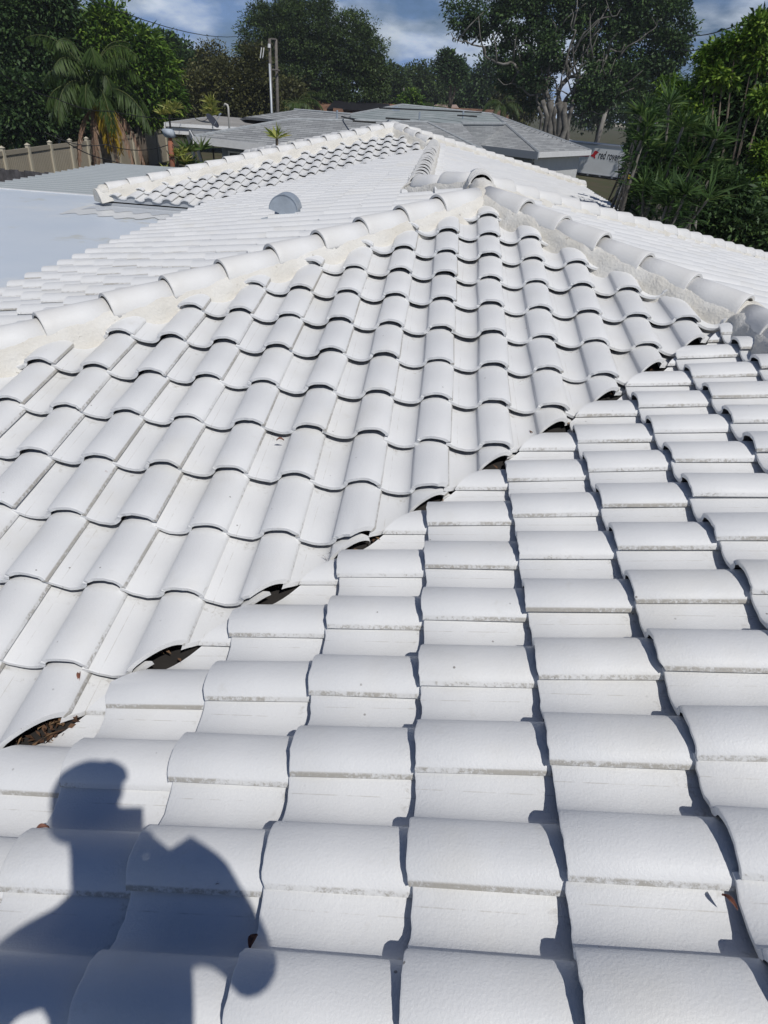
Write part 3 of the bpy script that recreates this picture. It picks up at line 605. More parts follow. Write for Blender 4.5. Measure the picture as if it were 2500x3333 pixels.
dracaena('middle dracaena whose one cane stands above the others',[(1420,262),(1440,290),(1415,310),(1450,240),(1460,300),(1475,275),(1430,340),(1410,365),(1455,350),(1445,225)],14.5)
dracaena('right hand dracaena with a bare leaning cane and wide rosette',[(1535,320),(1500,290),(1480,330),(1520,290),(1545,300),(1490,365),(1515,350),(1470,385),(1530,390)],14)
dracaena('low dracaena clump just above the roof edge',[(1410,420),(1430,400),(1455,425),(1390,405),(1380,430),(1440,445),(1480,420),(1500,440),(1465,455),(1425,440),(1530,430)],12.5,.42)
tree('shrub','dark small leaved shrub in front of the white trailer end',bl(30,(1372,330,10,26),(1370,352,10,22),(1372,300,9,18),(1366,374,12,12)),under(1335,30),3800,70,.35,.14,.08,'dark',cat='shrub',tr=.05)
tree('shrub','low dark bushes filling the yard under the dracaenas',bl(15,(1400,470,50,26),(1460,480,60,30),(1530,470,60,36),(1600,490,50,30),(1560,430,60,40),(1440,440,50,36),(1490,400,60,40),(1650,520,30,18)),under(1480,15),14000,260,.4,.14,.06,'dark',cat='shrub',tr=.05)
# queen palm with dead brown fronds
def palm():
    top=aty(205,212,30); b=V((top.x+.1,top.y+.1,GZ)); t=empty('queen_palm',b,'queen palm with drooping green fronds, one yellow frond and brown dead ones','palm tree')
    st=MB(); st.tube([b,b.lerp(top,.5)+V((.06,0,0)),top-V((0,0,.3)),top],[.21,.17,.15,.11],12); st.build('trunk',mat('palm_trunk',(.20,.17,.13),.95,7,.3,.6,12),t,True)
    rb=MB(); buf=[[],[],[],[],[],[]]
    for k in range(30):
        az=k*2.4+random.uniform(-.3,.3); frond(rb,*buf,top+V((0,0,.1)),az,random.uniform(.5,1.45),random.uniform(2.0,3.1),random.uniform(1.5,2.3),.72,random.uniform(.15,.6),.034,16,.85,6)
    flush('crown',buf,'palm',t); rb.build('frond_ribs',mat('frond_rib',(.10,.12,.04),.6),t,True)
    buf=[[],[],[],[],[],[]]; rb=MB(); frond(rb,*buf,top,-.75,.45,2.7,2.3,.6,.6,.045,14,.85,8); frond(rb,*buf,top,-.95,.4,2.5,2.4,.6,.6,.045,14,.85,7); flush('yellow_frond',buf,'gold',t)
    for az,el,ln in ((-1.9,-.9,2.9),(-1.3,.05,3.1),(-.5,.3,3.3),(-.15,.25,3.4),(-.8,.1,3.3),(-2.3,-.3,2.6)):
        buf=[[],[],[],[],[],[]]; frond(rb,*buf,top-V((0,0,.25)),az,el,ln,2.6,.42,.5,.04,14,.95,6); flush('dead_frond',buf,'dead',t)
    rb.build('dead_frond_ribs',mat('dead_rib',(.26,.17,.11),.8),t,True)
palm()
def small_palm(lab,x,y,dist,L_,n=13,lm='palm'):
    c=aty(x,y,dist); t=empty('palm',(c.x,c.y,GZ),lab,'palm tree'); st=MB(); st.tube([(c.x,c.y,GZ),c],[.16,.1],8); st.build('trunk',BARK,t,True); buf=[[],[],[],[],[],[]]; rb=MB()
    for k in range(n): frond(rb,*buf,c,k*2.4,random.uniform(.2,1.2),L_,1.6,L_*.24,.35,.05,10,.7)
    flush('crown',buf,lm,t); rb.build('frond_ribs',bpy.data.materials['frond_rib'],t)
small_palm('small feathery palm right of the utility poles',640,225,62,2.6); small_palm('little distant palm behind the pale shingle ridge',940,235,90,2.4); small_palm('low palm right of the pinkish roof',1085,228,80,2.6); 
def bromeliad(lab,x,y,dist,L_,w,n=46,lm='yel',z=None,stem=True):
    c=aty(x,y,dist); t=empty('spiky_plant',(c.x,c.y,GZ),lab,'plant'); buf=[[],[],[],[],[],[]]
    for k in range(4 if stem else 1): rosette(*buf,V(c)+V(rng.normal(size=3)*L_*.45 if stem else (0,0,0)),n,L_,w,.6,up=.35)
    flush('leaves',buf,lm,t); st=MB(); st.tube([(c.x,c.y,GZ),c],[.05,.04],6); st.build('stem',BARK,t)
bromeliad('variegated yellow green plant above the patio cover end',365,243,34,.42,.09); bromeliad('variegated yellow green plant behind the satellite dish',455,238,40,.55,.12)
bromeliad('pointed green plant poking up behind the far ridge caps',598,300,19.5,.40,.06,40,'yel',stem=False)
bromeliad('small variegated plant at the foot of the rusty pipe',383,348,23,.34,.06,30); bromeliad('dark strappy plant under the patio cover',405,335,25,.5,.07,40,'spike')

# ================================================================ the neighbouring houses
def shingle(name,c1,c2,rot,bw=.30,rh=.045):
    m=bpy.data.materials.new(name); m.use_nodes=True; nt=m.node_tree; b=nt.nodes['Principled BSDF']; L=nt.links.new
    tc=nt.nodes.new('ShaderNodeTexCoord'); vr=nt.nodes.new('ShaderNodeVectorRotate'); vr.rotation_type='Z_AXIS'; vr.inputs['Angle'].default_value=rot
    sx=nt.nodes.new('ShaderNodeSeparateXYZ'); cx=nt.nodes.new('ShaderNodeCombineXYZ'); L(tc.outputs['Object'],vr.inputs[0]); L(vr.outputs[0],sx.inputs[0]); L(sx.outputs[0],cx.inputs[0]); L(sx.outputs[2],cx.inputs[1])
    br=nt.nodes.new('ShaderNodeTexBrick'); br.inputs['Scale'].default_value=1; br.inputs['Brick Width'].default_value=bw; br.inputs['Row Height'].default_value=rh; br.inputs['Mortar Size'].default_value=.006; br.inputs['Mortar Smooth'].default_value=.3
    br.inputs['Color1'].default_value=(*c1,1); br.inputs['Color2'].default_value=(*c2,1); br.inputs['Mortar'].default_value=(*[c*.45 for c in c2],1); L(cx.outputs[0],br.inputs[0])
    n=nt.nodes.new('ShaderNodeTexNoise'); n.inputs['Scale'].default_value=.7; n.inputs['Detail'].default_value=4; L(tc.outputs['Object'],n.inputs[0])
    mx=nt.nodes.new('ShaderNodeMix'); mx.data_type='RGBA'; mx.blend_type='MULTIPLY'; mx.inputs[0].default_value=.35; L(br.outputs[0],mx.inputs[6]); L(n.outputs[0],mx.inputs[7]); L(mx.outputs[2],b.inputs['Base Color']); b.inputs['Roughness'].default_value=.95; b.inputs['Specular IOR Level'].default_value=.15
    return m
SHG=shingle('grey_shingles',(.50,.515,.515),(.35,.36,.365),math.radians(-5),.40,.055); SHP=shingle('pale_shingles',(.46,.50,.50),(.36,.41,.41),math.radians(10),.55,.075); SHB=shingle('brown_shingles',(.30,.17,.11),(.19,.11,.08),0,.5,.12)
CAPG=mat('ridge_shingles',(.36,.38,.39),.95,6,.15)
GREYB=mat('grey_blue_wall',(.30,.33,.37),.85,2,.08); DARKG=mat('dark_glass',(.03,.035,.04),.12,spec=.6); SIDING=mat('white_siding',(.62,.62,.60),.7,3,.05)
nh=empty('grey_shingle_house',(0,38,GZ),'large neighbouring house with grey shingle hip roofs, garage and white fascia','house')
Q0=atz(421,295.5,-.35); E1=atz(640,321,-.42); K=atz(1052,329,-.35); Lp=atz(627,258.5,.36); M_=atz(924,264.5,.60); VT=atz(997,267,.64); P1=atz(1036,314.5,-.35); P0=atz(1163,329,-.35); P2=atz(1276,325,-.35); H_=atz(1092,267.5,.66); TT_=atz(1064,246.5,1.0); AX=atz(869,226.5,1.16); BLq=atz(758,247.5,.62); AP3=atz(636,237.5,.60); PL=atz(531,252.5,.18); PM=atz(640,262,.30)
def rs(name,poly,mt,th=.12,label=None):
    o=MB().slab(poly,th).build(name,mt,nh); 
    if label: o['label']=label
    return o
back=V((-.35,.94,0))
rs('roof_slope',[Q0,E1,K,M_,Lp],SHG,label='weathered grey shingle slope facing the viewer')
rs('roof_slope',[Q0,Lp,Lp+back*5-V((0,0,.75)),Q0+back*9],SHG)
rs('roof_slope',[Lp,M_,M_+back*5-V((0,0,.8)),Lp+back*5-V((0,0,.75))],SHG)
rs('roof_slope',[PL,PM,BLq+V((0,-1,-.12)),BLq,AP3],SHG)
rs('roof_slope',[AP3,BLq,BLq+back*8-V((0,0,1.2)),PL+back*8-V((0,0,.5)),PL],SHG)
rs('roof_slope',[atz(742,251,.5),atz(800,262,.44),M_+V((0,.3,-.02)),VT,H_,TT_,AX],SHP,label='pale blue grey shingle slope under the highest ridge')
rs('roof_slope',[AX,TT_,TT_+back*9-V((0,0,1.6)),AX+back*9-V((0,0,1.6))],SHP)
rs('roof_slope',[VT,H_,P0,P1],SHG); rs('roof_slope',[M_,VT,P1,K],SHG)
rs('roof_slope',[H_,P0,P2,TT_],SHG); rs('roof_slope',[TT_,P2,P2+V((-7,9,0)),TT_+back*4-V((0,0,.4))],SHG)
def rcap(pts,w=.16):
    m=MB()
    for a,b in zip(pts[:-1],pts[1:]): m.tube([a+V((0,0,.0)),b+V((0,0,.0))],w*.5,6)
    m.build('ridge_strip',CAPG,nh)
rcap([Q0,Lp,M_]); rcap([M_,K]); rcap([AX,TT_,H_,P0]); rcap([TT_,P2]); rcap([AP3,BLq]); rcap([AX,atz(742,251,.5)]); rcap([VT,H_])
def fas(a,b,h,mt,drop=.0,t=.05):
    d=(b-a); n=V((-d.y,d.x,0)).normalized()*t; dz=V((0,0,drop)); z=V((0,0,h))
    m=MB(); m.add([a-dz,b-dz,b-dz+n,a-dz+n,a-dz-z,b-dz-z,b-dz-z+n,a-dz-z+n],[(0,1,2,3),(7,6,5,4),(0,4,5,1),(1,5,6,2),(2,6,7,3),(3,7,4,0)]); return m.build('fascia',mt,nh)
o3=V((-.02,-.06,.02)); fas(Q0+o3,E1+o3,.27,WHITE); fas(E1+o3,K+o3,.27,WHITE); fas(P1+o3,P0+o3,.34,mat('shaded_fascia',(.26,.29,.33),.6),.0,.06); fas(P0+V((.05,-.05,.02)),P2+V((.05,-.05,.02)),.26,WHITE)  # garage front fascia has its shade put into a dark colour
fas(Q0+V((-.05,0,.02)),Q0+back*9+V((-.05,0,.02)),.27,WHITE)
inn=V((-.2,.75,0))
w=MB(); 
def wall(a,b,mt,name='wall',z0=GZ,z1=-.62,th=.12):
    d=b-a; n=V((-d.y,d.x,0)).normalized()*th; m=MB(); p=[V((a.x,a.y,0)),V((b.x,b.y,0)),V((b.x,b.y,0))+n,V((a.x,a.y,0))+n]
    m.prism([(q.x,q.y) for q in p],z0,z1); return m.build(name,mt,nh)
wa=wall(Q0+V((.9,.7,0)),E1+V((0,1.2,0)),GREYB); wall(E1+V((0,1.2,0)),P1+V((.2,1.4,0)),GREYB)
ax_=(P2-P0).normalized(); bx_=(P1-P0).normalized()
g0=P0+ax_*.5+bx_*.55; wall(g0,P1+ax_*.6,GREYB); gs=wall(P2-ax_*.5+bx_*.55,g0,SIDING); gs['label']='white sided garage wall in the shade of the eave'
wall(P2-ax_*.5+bx_*4.5,P2-ax_*.5+bx_*.55,SIDING)
def pane(a,b,z0,z1,off):
    d=(b-a).normalized(); n=V((d.y,-d.x,0))*off; m=MB(); fr=MB()
    c=(a+b)/2+n; c.z=(z0+z1)/2; Ln=(b-a).length; rz=math.atan2(d.y,d.x)
    o=fr
    for s_ in (-1,1): fr.box(c+d*s_*Ln/2,(.07,.07,z1-z0+.07),rz); fr.box(V((c.x,c.y,c.z+s_*(z1-z0)/2)),(Ln,.068,.068),rz)
    o=fr.build('window',WHITE,nh); m.box(c,(Ln-.06,.03,z1-z0-.06),rz); m.build('pane',DARKG,o)
ww=(E1-Q0); a0=Q0+V((.9,.7,0)); bb_=E1+V((0,1.2,0)); 
for f0,f1 in ((.10,.24),(.27,.42),(.5,.66)): pane(a0.lerp(bb_,f0),a0.lerp(bb_,f1),-2.2,-.85,.05)
pane(g0.lerp(P1+ax_*.6,.3),g0.lerp(P1+ax_*.6,.6),-2.0,-.9,.05)
# attic vents and bits on the roofs
def hoodv(p,r,lab=None):
    m=MB(); n=10; vs=[]; 
    for y in (-r*.5,r*.7): vs+=[(p.x,p.y+y,p.z-.03)]+[(p.x+r*math.cos(math.pi*k/n),p.y+y,p.z+r*math.sin(math.pi*k/n)) for k in range(n+1)]
    K=n+2; m.add(vs,[tuple(range(K)),tuple(range(K,2*K))[::-1]]+[(i,i+1,K+i+1,K+i) for i in range(1,K-1)]); m.build('roof_vent',VM,nh)
hoodv(atz(967,268,.42)+V((0,0,.02)),.26); hoodv(atz(855,239,.95),.22)
for x,y,z in ((1108-172,241,.9),(1000,252,.85),(906,254,.70),(728,252,.55)):
    p=atz(x,y,z); MB().tube([p-V((0,0,.2)),p+V((0,0,.28))],.05,8).build('vent_stack',VM,nh)
BLK=mat('black_strip',(.02,.02,.02),.6)
for a,b in (((762,261,.62),(812,264.5,.62)),((833,255,.66),(886,259,.66)),((988,249,.95),(1030,251.5,.95)),((738,252,.6),(765,259,.6)),((820,233,1.1),(1040,243,1.06))):
    A_=atz(*a);B_=atz(*b); MB().tube([A_,B_],.035,5).build('dark_ridge_vent',BLK,nh)
sp_=MB(); c=atz(474,293,-.18); sp_.box(c,(.42,.3,.03)); sp_.build('roof_patch',mat('light_patch',(.55,.55,.55),.8),nh)
# patio cover with white fascia and posts
pc=empty('patio_cover',(atz(440,265,-.1).x,atz(440,265,-.1).y,GZ),'flat grey topped patio cover with white fascia on two leaning posts','patio cover')
c1,c2,c3,c4=atz(359,265.5,-.1),atz(530,276,-.1),atz(612,262,-.1),atz(470,250.5,-.02)
MB().slab([c1,c2,c3,c4],.06).build('roof_panel',mat('grey_membrane',(.40,.385,.36),.9,.5,.15,col2=(.30,.29,.27)),pc)
def beam(a,b,h,t,mt,name,par):
    d=b-a; n=V((-d.y,d.x,0)).normalized()*t; z=V((0,0,h)); MB().add([a,b,b+n,a+n,a-z,b-z,b-z+n,a-z+n],[(0,1,2,3),(7,6,5,4),(0,4,5,1),(1,5,6,2),(2,6,7,3),(3,7,4,0)]).build(name,mt,par)
dn=V((0,-.04,.01)); beam(c1+dn,c2+dn,.14,.04,WHITE,'fascia',pc); beam(c1+V((0,.08,-.16)),c2+V((0,.08,-.16)),.28,.05,WHITE,'fascia',pc); beam(c1+V((-.06,0,.02)),c4+V((-.06,0,.02)),.3,.05,WHITE,'fascia',pc)
for x,y in ((403,283),(416,284)):
    a=atz(x,y,-.45); b=V((a.x+.55,a.y+.3,GZ)); MB().tube([a,b],.09,4).build('post',WHITE,pc)
# vent pipe, satellite dish, rusty mast with weather head
t=empty('vent_pipe',atz(496,284,-.15),'tall thin white pipe with a bent top rising from the grey shingles','pipe')
b=V(t.location); tp=aty(493,233,math.hypot(b.x-CAM[0],b.y-CAM[1])); q=[b-V((0,0,.2)),tp,tp+V((-.03,0,.1)),tp+V((-.12,0,.14)),tp+V((-.18,0,.06))]
MB().tube(q,.042,10).build('pipe',mat('aged_white_pipe',(.55,.53,.48),.7,5,.2),t,True); MB().tube([b-V((0,0,.1)),b+V((0,0,.12))],.07,10).build('collar',VM,t)
t=empty('satellite_dish',atz(461,281,-.22),'small dark satellite dish seen edge on, with a bent arm','satellite dish')
b=V(t.location); c=aty(457,263,math.hypot(b.x-CAM[0],b.y-CAM[1])); n_=V((.55,-.1,.5)).normalized(); s1=n_.orthogonal().normalized(); s2=n_.cross(s1); vs=[];fs=[]
for i in range(5):
    for k in range(16): a=2*math.pi*k/16; r=.36*(i+.2)/4.2; vs.append(c+(s1*math.cos(a)+s2*math.sin(a))*r+n_*(r*r*.55))
for i in range(4):
    for k in range(16): fs.append((i*16+k,i*16+(k+1)%16,(i+1)*16+(k+1)%16,(i+1)*16+k))
fs.append(tuple(range(16))[::-1]); DISH=mat('dark_dish',(.05,.055,.07),.5)
o=build('reflector',vs,fs,DISH,t,True); sm=o.modifiers.new('s','SOLIDIFY'); sm.thickness=.015
MB().tube([b-V((0,0,.1)),b+V((-.02,0,.12)),c],.022,6).build('mount',VM,t); lnb=aty(477,245,math.hypot(b.x-CAM[0],b.y-CAM[1])-.2); MB().tube([c-V((0,0,.25)),lnb],.014,6).build('arm',VM,t); MB().tube([lnb,lnb+n_*-.12],.035,8).build('receiver',VM,t)
t=empty('service_mast',(aty(372,352,23).x,aty(372,352,23).y,GZ),'rusty orange mast with a pale grey weather head beside the patio cover','pipe')
a=aty(372,352,23); b=aty(368,304,23); RUST=mat('rusty_paint',(.38,.12,.06),.8,9,.0,col2=(.26,.13,.09)); MB().tube([(a.x,a.y,GZ),a,b],.075,12).build('mast',RUST,t,True)
MB().tube([b-V((0,0,.03)),b+V((0,0,.10))],.055,10).build('collar',RUST,t,True)
hb=bmesh.new(); bmesh.ops.create_cube(hb,size=1); bmesh.ops.bevel(hb,geom=hb.edges[:],offset=.12,segments=3,affect='EDGES')
for v in hb.verts: v.co=V((v.co.x*.30+(.04 if v.co.z<0 else -.02),v.co.y*.24,v.co.z*.22))+b+V((-.03,0,.19))
me=bpy.data.meshes.new('weather_head'); hb.to_mesh(me); hb.free(); link('weather_head',me,mat('pale_blue_plastic',(.42,.47,.52),.5),t,True)
# ================================================================ fences
TAN=mat('tan_vinyl',(.42,.37,.285),.55,2,.06)
nt_,b_=nodes(TAN)
vf=empty('vinyl_fence',(-17,33,GZ),'tan vinyl panel fence with lighter posts behind the metal roof','fence')
fp=[atz(x,y,-1.08) for x,y in ((-60,335),(5,326),(60,319),(108,312.6),(151,308),(187,304),(222,299),(253,294.6),(285,290.6),(311,287),(336,282),(356,279))]
PLIGHT=mat('light_vinyl_post',(.56,.51,.40),.5)
for a,b in zip(fp[:-1],fp[1:]):
    d=(b-a); Ln=d.length; d.normalize(); n=V((d.y,-d.x,0)); m=MB(); k=int(Ln/.15)
    vs=[];
    for q in range(k+1):
        for e_,o_ in ((0,0),(.86,0),(.9,-.018),(.96,-.018)):
            p=a+d*min(Ln,(q+e_)*Ln/(k+1)); vs+=[(p.x+n.x*o_,p.y+n.y*o_,-1.22),(p.x+n.x*o_,p.y+n.y*o_,GZ)]
    m.add(vs,[(2*i,2*i+1,2*i+3,2*i+2) for i in range(len(vs)//2-1)]); m.build('panel',TAN,vf)
    beam(V((a.x,a.y,-1.08))+n*.03,V((b.x,b.y,-1.08))+n*.03,.16,.06,TAN,'rail',vf)
for p in fp:
    m=MB(); m.box((p.x,p.y,(GZ-.98)/2),(.14,.14,-.98-GZ)); m.add([(p.x-.09,p.y-.09,-.98),(p.x+.09,p.y-.09,-.98),(p.x+.09,p.y+.09,-.98),(p.x-.09,p.y+.09,-.98),(p.x,p.y,-.90)],[(0,1,4),(1,2,4),(2,3,4),(3,0,4),(0,3,2,1)]); m.build('post',PLIGHT,vf)
wf=empty('wooden_fence',(-12,22,GZ),'old dark grey wooden fence in shade behind the ribbed metal roof','fence'); WOOD=mat('weathered_wood',(.10,.095,.10),.95,6,.35)
wp=[atz(x,y,-1.25) for x,y in ((-30,366),(0,365),(40,368),(85,372),(130,376),(175,381))]; m=MB()
for a,b in zip(wp[:-1],wp[1:]):
    d=(b-a); k=max(2,int(d.length/.15)); rz=math.atan2(d.y,d.x)
    for q in range(k): p=a.lerp(b,(q+.5)/k); hh=random.uniform(-.03,.03); m.box((p.x,p.y,(GZ-1.25+hh)/2),(d.length/k*.93,.022,-1.25+hh-GZ),rz)
m.build('picket_panel',WOOD,wf)
# ================================================================ poles, lamp, wires
POLEW=mat('pole_wood',(.16,.145,.13),.95,5,.3); GALV=mat('galvanised',(.50,.53,.56),.45,6,.1,metal=.3)
def upole(lab,x0,y0,x1,y1,dist,r,mt,extra=True):
    a=aty(x1,y1,dist); b=aty(x0,y0,dist); t=empty('utility_pole',(a.x,a.y,GZ),lab,'utility pole'); dd=(a-b); k=(GZ-b.z)/dd.z; base=b+dd*k
    MB().tube([base,base.lerp(b,.5),b],[r*1.1,r,r*.85],10).build('pole',mt,t,True); return t,b
t1,b1=upole('pale utility pole with a light metal conduit, left of the pair',582,84,587,243,50,.095,POLEW)
MB().tube([b1+V((.0,-.13,-1.25)),b1+V((.10,-.13,-5.5)),b1+V((.16,-.13,-8.2))],.062,8).build('conduit',GALV,t1,True)
MB().tube([b1+V((-.60,0,-1.0)),b1+V((-.50,0,-.45))],.03,6).build('insulator',WHITE,t1); MB().tube([b1+V((-.45,0,-1.0)),b1+V((-.35,0,-.45))],.03,6).build('insulator',WHITE,t1); MB().tube([b1+V((0,-.16,-.45)),b1+V((.02,-.16,-.25))],.09,8).build('insulator',WHITE,t1)
t2,b2=upole('dark wooden utility pole, right of the pair',596,85,600,242,51,.10,POLEW); MB().tube([b1,b2],.05,6).build('crossarm',POLEW,t2); MB().tube([b1-V((0,.1,1.55)),b2-V((-.2,.1,1.6))],.05,6).build('bracket',POLEW,t2)
upole('leaning grey wooden pole beside the far road',1311,232,1289,310,95,.26,mat('grey_pole',(.30,.28,.25),.9,2,.25)); upole('thin far pole above the tree line, left',872,190,872,222,88,.09,POLEW); upole('thin far pole above the tree line, right',888,192,888,212,90,.07,POLEW)
t=empty('street_lamp',(aty(373,150,80).x,aty(373,150,80).y,GZ),'small grey street lamp with a curved arm among far trees','street lamp'); b=aty(373,146,80); MB().tube([(b.x,b.y,GZ),b,aty(372,136,80),aty(367,128,80),aty(362,127,80)],.07,6).build('post',GALV,t,True); c=aty(360,127,80); MB().box(c,(.6,.25,.14)).build('lamp_head',GALV,t)
CAB=mat('black_cable',(.02,.02,.022),.6)
def wire(lab,pts,sag=.0,r=.012):
    P=[aty(*p) for p in pts]; Q=[]
    for a,b in zip(P[:-1],P[1:]):
        for k in range(8): f=k/8; q=a.lerp(b,f); q.z-=sag*4*f*(1-f); Q.append(q)
    Q.append(P[-1]); o=MB().tube(Q,r,5).build('overhead_wire',CAB); tag(o,lab,'wire','overhead wires')
wire('long wire crossing the sky above the umbrella tree to the poles',[(150,-18,22),(511,79,48),(583,95,50)],.3,.014)
wire('upper wire crossing the sky at the top right',[(1486,77,40),(1623,40,30),(1680,22,27)],.15,.02); wire('lower wire crossing the sky at the top right',[(1470,106,40),(1540,92,34),(1680,60,28)],.15,.02)
wire('cable running in front of the queen palm to the patio cover',[(-10,150,24),(120,212,25),(240,240,26),(420,254,28),(450,255,30)],.1); wire('low cable sagging past the fence to the rusty mast, upper',[(95,285,24),(230,312,24),(366,312,23)],.15); wire('low cable sagging past the fence, nearest the metal roof',[(120,290,20),(235,345,20.5),(372,362,21)],.1)
wire('two far wires reaching left from the pole pair',[(583,128,50),(545,142,62)],.05,.02)
wire('dark cable loop hanging beside the rusty mast',[(372,312,22.9),(392,322,22.9),(388,345,22.9),(372,342,22.9),(360,325,22.9)],.02,.012)
# ================================================================ far houses
def far_roof(lab,polys,dist,wall_c,gz=GZ):
    c=aty(*polys[0][0][0][:2],dist); t=empty('far_house',(c.x,c.y,GZ),lab,'house')
    for pl,mt,nm,off in polys:
        P=[]
        for i,q in enumerate(pl): P.append(aty(q[0],q[1],dist+q[2]+off))
        n=len(P); MB().add(P+[p-V((0,-.1,.15)) for p in P],[tuple(range(n)),tuple(range(n,2*n))[::-1]]+[(i,n+i,n+(i+1)%n,(i+1)%n) for i in range(n)]).build(nm,mt,t)
    xs=[p.x for p in P]; ys=[p.y for p in P]; lo=min(p.z for p in P); MB().box(((min(xs)+max(xs))/2,max(ys)+2.5,(lo+GZ)/2-.1),(max(xs)-min(xs)-.8,4,lo-GZ)).build('wall',wall_c,t)
SOL=mat('black_solar_panel',(.02,.02,.024),.45)
far_roof('brown shingled house with black solar panels under the broad oak',[([(684,213,6),(905,229,6),(925,262,0),(700,256,0)],SHB,'roof',0),([(684,213,6),(700,256,0),(668,250,8)],SHB,'roof',0),([(722,217,5.4),(842,225,5.4),(836,241,2.2),(706,235,2.2)],SOL,'solar_panel',-.5),([(720,233,2.2),(740,235,2.2),(745,250,0),(718,250,0)],SHB,'roof',-.8)],72,STUC)
far_roof('pinkish low roofed house beyond the pale ridge',[([(941,226,6),(986,226,6),(1000,245,0),(905,243,0)],mat('pink_shingles',(.42,.31,.26),.9,2,.1),'roof',0)],100,STUC)
far_roof('long low brown roof partly hidden behind the pale ridge',[([(965,232,5),(1090,238,5),(1100,256,0),(960,252,0)],SHB,'roof',0)],88,STUC)
far_roof('pinkish roof showing through leaves at the left edge',[([(-40,160,4),(18,168,4),(40,218,0),(-40,214,0)],mat('pink_roof_paint',(.50,.38,.34),.9,2,.1),'roof',0)],48,STUC)
# ================================================================ storage trailer with its lettering
tb=atz(1226,376,GZ); te=atz(1350,392,GZ); dr=(te-tb).normalized(); LN=9.5; st0=tb-dr*2.6; nrm=V((dr.y,-dr.x,0)); HT=2.1; ZB0=GZ+.22
tr_=empty('storage_trailer',tb,'white storage trailer with a red dog logo and dark lettering beyond the garage','trailer')
PAINT=mat('trailer_white',(.84,.86,.86),.4,1.5,.04); SILV=mat('silver_trim',(.45,.48,.52),.4,metal=.5); RED=mat('red_vinyl',(.60,.02,.03),.5); INK=mat('dark_lettering',(.03,.03,.035),.5); GRT=mat('grey_lettering',(.35,.37,.38),.5)
def tbox(s0,s1,z0,z1,d0,d1,mt,name):
    a=st0+dr*s0;b=st0+dr*s1; P=[a+nrm*d1,b+nrm*d1,b+nrm*d0,a+nrm*d0]; MB().prism([(q.x,q.y) for q in P],z0,z1).build(name,mt,tr_)
tbox(0,LN,ZB0,ZB0+HT,-2.4,0,PAINT,'body'); tbox(-.03,LN+.03,ZB0+HT-.10,ZB0+HT+.03,-2.43,.04,SILV,'top_rail'); tbox(-.03,LN+.03,ZB0-.14,ZB0+.02,-2.43,.035,SILV,'bottom_rail')
for k in range(9): tbox(.3+k*1.05,1.18+k*1.05,ZB0-.12,ZB0-.03,.03,.045,BLK,'fork_pocket')
for s_ in (1.2,LN-1.2): tbox(s_-.3,s_+.3,GZ,ZB0-.13,-2.2,-.2,BLK,'skid')
def lettering(txt,s0,z0,size,mt,shear=.0,bold=.0,sx=1.0):
    cu=bpy.data.curves.new('l','FONT'); cu.body=txt; cu.size=size; cu.shear=shear; cu.offset=bold; cu.resolution_u=3; o=bpy.data.objects.new('l',cu); COL.objects.link(o)
    dg=bpy.context.evaluated_depsgraph_get(); me=bpy.data.meshes.new_from_object(o.evaluated_get(dg)); bpy.data.objects.remove(o)
    p0=st0+dr*s0+nrm*.012
    for v in me.vertices: x,y=v.co.x*sx,v.co.y; q=p0+dr*x; v.co=V((q.x,q.y,z0+y))
    me.name='lettering'; return link('lettering',me,mt,tr_)
def tloc(x,y):   # trailer side coordinates of a picture point
    q=hitp(x,y,tuple(nrm),tuple(st0)); return ((q-st0).dot(dr),q.z)
a=tloc(1291,342.5); b_=tloc(1337,350); sz=.62
lettering('red rover',a[0],a[1],.82,INK,.22,.008,(b_[0]-a[0])/3.3 if b_[0]-a[0]>0 else 1)
a2=tloc(1315,349.5); lettering('PORTABLE STORAGE',a2[0],a2[1]-.02,.2,GRT,.22,0,.9)
a3=tloc(1234,336.5); lettering('3-7683',a3[0]-.75,a3[1]-.05,.34,INK,.2,.006,.9)
def tpoly(pts,mt,name,off=.012):
    P=[st0+dr*tloc(x,y)[0]+nrm*off for x,y in pts]; Z=[tloc(x,y)[1] for x,y in pts]; build(name,[(p.x,p.y,z) for p,z in zip(P,Z)],[tuple(range(len(P)))],mt,tr_)
dog=[(1277.0,337.5),(1276.6,334.5),(1279.5,333.2),(1281.8,331.0),(1283.2,327.6),(1285.6,325.6),(1288.4,325.4),(1290.2,327.0),(1293.0,328.3),(1293.2,330.0),(1290.6,330.6),(1289.4,333.0),(1286.2,334.8),(1285.6,338.5),(1286.2,342.0),(1283.6,342.2),(1282.4,339.8),(1279.6,338.6)]
tpoly(dog,RED,'dog_emblem'); tpoly([(1236,334.2),(1276,331.5),(1272,338.3),(1240,337.0)],RED,'red_banner')
